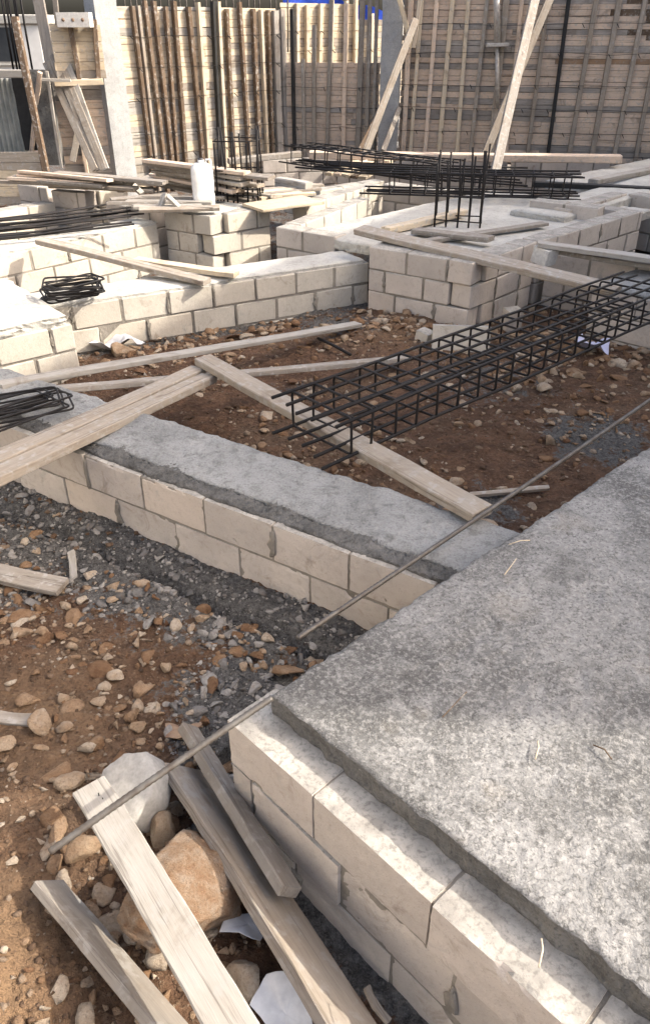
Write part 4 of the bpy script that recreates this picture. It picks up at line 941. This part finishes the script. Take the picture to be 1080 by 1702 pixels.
st = [(sAt(px, 130, RD, RBx), None, None, m_, w_) for px, m_, w_ in ((676, 'wood_old', .1), (692, 'wood_tan', .07), (716, 'wood_old', .08), (741, 'wood_tan', .09), (768, 'wood_tan', .08), (795, 'wood', .08), (827, 'wood', .12), (852, 'wood_old', .07), (893, 'wood', .08), (926, 'dark_sheet', .07), (967, 'wood', .09), (1005, 'wood', .1), (1045, 'wood', .09), (1079, 'wood', .08), (1110, 'wood', .08))]
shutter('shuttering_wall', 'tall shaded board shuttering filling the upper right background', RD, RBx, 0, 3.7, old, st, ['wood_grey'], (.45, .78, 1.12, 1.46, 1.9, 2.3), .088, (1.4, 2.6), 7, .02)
# concrete post in the shaded shuttering
def cpost(label, c, w, d_, h, az, mat='column_concrete', name='concrete_column', z0=0):
    n = 14; v = []; f = []; nx = 6
    V, F = grid_box(w, d_, h, .09, int(h*100)+int(w*100), .03, .008, .01); o = obj(name, mesh(name, V, F, mat), None, Matrix.Translation((c[0], c[1], z0+h/2)) @ Matrix.Rotation(R(az), 4, 'Z')); return tag(o, label, 'column')
m_ = (RC+RD)/2; cpost('dark grey concrete post between the low and the tall shuttering', (m_.x, m_.y), (RD-RC).length*.9, .3, 3.5, -10)
cpost('grey concrete column at the left end of the sunlit shuttering', (-3.16, 12.98), .36, .28, 2.78, 44)
# sunlit wall behind the corner
BA, BB = Vector((-.78, 16.4)), Vector((.62, 17.3)); BC = Vector((1.75, 17.95))
zb1 = onwall(540, 8, BA, BB).z; zb2 = onwall(622, 34, BB, BC).z
shutter('shuttering_wall', 'sunlit pale shuttering seen above the low shaded wall', BA, BB, .8, zb1, lit, [(sAt(px, 60, BA, BB), None, None, 'wood_tan', .08) for px in (492, 508, 528, 548, 572, 588)], ['wood_tan'], (1.9, 2.2), .12, (1.0, 1.8), 9, .02)
shutter('shuttering_wall', 'lower sunlit shuttering strip between the tall studs', BB, BC, .8, zb2, lit, [.3, .8], ['wood_tan'], (1.9,), .12, (1.0, 1.8), 10, .02)
def tarp():
    v = []; f = []; n = 26; A, B = PY(470, -22, 18.6), PY(700, 44, 18.8)
    for i in range(n+1):
        u = i/n; p = A.lerp(B, u); s = -.16*math.sin(u*math.pi)+.035*math.sin(u*23)
        for j in range(5):
            w = j/4; v.append((p.x, p.y-.12*math.sin(w*2+u*9)*w-.05*math.sin(u*31)*w, p.z+.22+s-w*.62))
    for i in range(n):
        for j in range(4): f.append((i*5+j, i*5+j+1, i*5+j+6, i*5+j+5))
    m = len(v); v += [(a, b+.012, c) for a, b, c in v]; f += [tuple(m+k for k in reversed(q)) for q in f]
    tag(obj('tarpaulin', mesh('tarpaulin', v, f, 'tarp_blue', True)), 'blue tarpaulin hanging behind the sunlit far wall', 'tarpaulin')
tarp()
# timber props
def prop(a, b, w, t, mat, label, roll=0): return plank('timber_prop', a, b, w, t, mat, roll, label, 'timber prop', n=6, warp=.01, up=(0, -1, 0))
prop(P(603, 266, .5), onwall(690, 32, RA, RB, .5), .11, .06, 'wood', 'slanting timber prop rising to the right against the low shuttering')
prop(P(590, 262, .5), onwall(640, 170, RA, RB, .3), .07, .05, 'wood_brown', 'dark brown prop beside the foot of the slanting timber prop')
prop(P(637, 252, .6), onwall(662, 180, RA, RB, .12), .08, .05, 'wood_grey', 'short slanting strut behind the long slanting prop')
prop(onwall(655, -40, RA, RB, .35), onwall(683, 80, RA, RB, .3), .07, .05, 'wood_tan', 'slim pale strut crossing the top of the slanting prop')
prop(onwall(700, -30, RA, RB, .28), onwall(686, 80, RA, RB, .45), .06, .05, 'wood', 'thin strut meeting the top of the slanting prop')
prop(P(804, 262, .55), onwall(922, -25, RA, RB, .35), .12, .06, 'wood', 'front timber of the crossed pair propping the tall shuttering')
prop(P(821, 292, .55), onwall(898, -40, RA, RB, .2), .13, .06, 'wood_grey', 'rear timber of the crossed pair propping the tall shuttering')
prop(P(842, 290, .5), onwall(848, 262, RA, RB, .5), .12, .05, 'wood_grey', 'short board standing at the foot of the crossed props')
tpz = onwall(824, -40, RA, RB, .16); tpe = onwall(826, 72, RA, RB, .16); t = thing('steel_prop', tpe, 'pale steel prop with base plate on the tall shuttering', 'steel prop')
tube('tube', [tpz, tpe], .05, 'steel_prop', t, 12); plank('plate', tpe+Vector((-.17, 0, -.02)), tpe+Vector((.17, 0, -.02)), .16, .05, 'steel_prop', parent=t, n=1); tube('inner_tube', [tpe+Vector((0, 0, -.04)), onwall(826, 180, RA, RB, .16)], .032, 'steel_prop', t, 10)
# ---------------------------------------------------------------- upper left: bay, posts, leaning boards
YB = 12.35
def quad_at(x0, x1, y0, y1, Y): return PY(x0, y1, Y), PY(x1, y1, Y), PY(x0, y0, Y).z, PY(x0, y1, Y).z
a, b = PY(96, 130, YB), PY(178, 130, YB+.2); shutter('shuttering_panel', 'small sunlit tan panel with two brown studs beside the concrete column', a, b, PY(100, 132, YB).z, PY(100, 44, YB).z, lit, [(.28, None, None, 'wood_brown', .08), (.58, None, None, 'wood_brown', .08)], ['wood_brown'], (), .12, (1.5, 2), 21, .01)
plank('timber_beam', PY(92, 138, YB-.05), PY(172, 136, YB+.1), .12, .08, 'wood_tan', 0, 'tan crossbeam under the small sunlit panel', 'timber', n=3)
a, b = PY(96, 200, YB+.35), PY(185, 200, YB+.5); shutter('shuttering_panel', 'dark shaded boards below the tan crossbeam', a, b, .0, PY(100, 136, YB+.35).z, old, [.3], ['wood_old'], (), .13, (1.5, 2), 22, .01)
def hollow():
    c = PY(125, 33, YB); t = thing('hollow_block', c, 'white hollow block on top of the small sunlit panel', 'block'); v, f = grid_box(.44, .2, .17, .05, 4, .02); obj('body', mesh('body', v, f, 'foam'), t, Matrix.Translation(c))
    for k in (-.13, 0.0, .13): tube('hole_shade', [c+Vector((k, -.085, .0)), c+Vector((k, -.104, .0))], .022, 'rag', t, 10)  # dark discs on a solid face; the shade inside the hollows is colour
hollow()
def slabwall(name, label, cat, x0, x1, y0, y1, Y, th, mat, az=0, step=.08):
    a, b = PY(x0, (y0+y1)/2, Y), PY(x1, (y0+y1)/2, Y); zt, zb = PY((x0+x1)/2, y0, Y).z, max(0, PY((x0+x1)/2, y1, Y).z)
    V, F = grid_box((b-a).length, th, zt-zb, step, int(x0)+3, .02, .006); c = (a+b)/2; o = obj(name, mesh(name, V, F, mat), None, Matrix.Translation((c.x, c.y+th/2, (zt+zb)/2)) @ Matrix.Rotation(R(az), 4, 'Z')); return tag(o, label, cat)
slabwall('concrete_wall', 'grey green concrete panel left of the leaning boards', 'concrete panel', 62, 92, 116, 275, 12.3, .12, 'concrete_dark')
plank('batten', PY(77, 118, 12.22), PY(104, 278, 12.22), .04, .03, 'wood_white', 0, 'thin white batten along the edge of the grey green panel', 'batten', n=6, warp=.01, up=(0, -1, 0))
slabwall('opening_shade', 'black sheet standing for the shade inside the opening at the far left', 'board', 30, 54, 126, 250, 12.5, .03, 'dark_sheet')  # dark of the open bay, painted as a black sheet
plank('timber_beam', PY(-70, 121, 12.3), PY(40, 123, 12.3), .12, .1, 'wood_white', 0, 'white painted crossbeam at the upper left edge', 'timber', n=3)
def corrug():
    v = []; f = []; A, B = PY(-70, 190, 12.55), PY(36, 190, 12.55); zt, zb = PY(0, 130, 12.55).z, PY(0, 256, 12.55).z; n = 60
    for i in range(n+1):
        p = A.lerp(B, i/n); y = p.y+.025*math.sin(i*1.3)
        for z in (zb, zt): v.append((p.x, y, z))
    for i in range(n): f.append((2*i, 2*i+2, 2*i+3, 2*i+1))
    m = len(v); v += [(a, b+.006, c) for a, b, c in v]; f += [tuple(m+k for k in reversed(q)) for q in f]
    tag(obj('corrugated_sheet', mesh('corrugated_sheet', v, f, 'sheet_green', True)), 'greenish corrugated sheet under the white crossbeam at the left edge', 'metal sheet')
corrug()
a, b = PY(-80, 262, 12.2), PY(72, 262, 12.2); shutter('shuttering_panel', 'low tan boards below the corrugated sheet at the left edge', a, b, 0, PY(30, 252, 12.2).z, lit, [.2], ['wood_tan'], (), .13, (1.2, 2), 25, .01)
prop(PY(76, 285, 12.0), PY(26, 28, 12.1), .09, .09, 'wood_brown', 'brown square post slanting at the far left')
prop(PY(52, 285, 12.6), PY(66, 120, 12.2), .06, .05, 'wood_old', 'dark thin post beside the brown square post')
for k, (x0, y0, x1, m) in enumerate(((76, 104, 160, 'wood'), (88, 92, 166, 'wood_grey'), (96, 88, 172, 'wood'), (104, 84, 178, 'wood_white'))):
    prop(PY(x1, 282, 11.9), PY(x0, y0, 12.5), .10, .04, m, ['leftmost of the four boards leaning beside the concrete column', 'second from left of the four boards leaning beside the concrete column', 'third from left of the four boards leaning beside the concrete column', 'rightmost of the four boards leaning beside the concrete column'][k])
prop(PY(120, 268, 12.3), PY(135, 200, 12.5), .09, .04, 'wood_grey', 'short grey board leaning behind the four boards')
plank('batten', PY(70, 133, 12.15), PY(118, 133, 12.2), .04, .04, 'wood_white', 0, 'small horizontal batten tying the leaning boards', 'batten', n=2, up=(0, -1, 0))
prop(PY(88, 130, 13.4), PY(60, -30, 13.4), .16, .06, 'wood_limed', 'pale grey tall board rising above the leaning boards')
prop(PY(106, 120, 13.3), PY(90, -30, 13.3), .07, .05, 'wood_grey', 'slim grey post right of the pale tall board')
for k in range(6):
    x = 2+k*6+random.uniform(-2, 2); tag(tube('steel_bar', [PY(x+22, 120, 13.5), PY(x+8, 40, 13.5), PY(x-4, -40, 13.5)], .016, 'rebar', None, 5), 'upright dark bar above the white crossbeam at far left', 'steel bar', 'upright bars at the far left')
for k in range(26):
    px = 168+k*12.2+random.uniform(-4, 4); q = onwall(px, 20, FA, FB, -.2); tag(tube('steel_bar', [(q.x, q.y, zF-.6), (q.x+random.uniform(-.02, .02), q.y, zF+.15), (q.x+random.uniform(-.06, .06), q.y, zF+random.uniform(.5, .8))], .013, 'rebar_grey', None, 5), 'thin bar sticking up above the sunlit shuttering', 'steel bar', 'bars above the sunlit shuttering')
# ================================================================== houses around the site
def house(label, c, L, D, h, az, wins, mat='plaster'):
    t = thing('house', (c[0], c[1], 0), label, 'house'); rot = Matrix.Translation((c[0], c[1], 0)) @ Matrix.Rotation(R(az), 4, 'Z')
    v, f = chamfer(L, D, h, .03); obj('wall', mesh('wall', v, f, mat), t, rot @ Matrix.Translation((0, 0, h/2)))
    v, f = chamfer(L+.3, D+.3, .3, .03); rf = obj('roof', mesh('roof', v, f, 'concrete_pale'), t, rot @ Matrix.Translation((0, 0, h+.15)))
    for (x, z, w, hh, s) in wins:
        m = rot @ Matrix.Translation((x, s*(D/2), z))
        v, f = chamfer(w+.14, .1, hh+.14, .01); fr = obj('window', mesh('window', v, f, 'wood_white'), t, m); v, f = chamfer(w, .12, hh, .005); obj('pane', mesh('pane', v, f, 'glass'), fr, m)
        v, f = chamfer(w+.3, .22, .06, .01); obj('sill', mesh('sill', v, f, 'concrete_pale'), fr, rot @ Matrix.Translation((x, s*(D/2+.03), z-hh/2-.1)))
    return t
q = PY(-30, 15, 34); house('white rendered house behind the far left corner', (q.x-1.2, q.y+3), 6.4, 6, PY(30, 24, 34).z-.3, 0, [(1.9, 1.7, .9, 1.1, -1)])
# neighbouring house to the right of the yard; its shade lies over the site
hd = dirv(33); hn = Vector((hd.y, -hd.x)); hc = Vector((5.61, 2.15))+hd*9+hn*1.1
house('pale neighbouring house beside the right edge of the site', (hc.x, hc.y), 18, 2.2, 6.95, 90-33, [(x, z, 1.2, 1.4, 1) for x in (-6, -2, 2, 6) for z in (1.7, 4.8)])
house('unseen pale house added at the left to bounce sunlight onto shaded faces', (-8.6, -1.5), 17, 5, 6.6, 90, [(x, z, 1.2, 1.4, -1) for x in (-6, -2, 2, 6) for z in (1.7, 4.8)])  # added out of view: its sunlit plaster throws warm fill on shaded blocks
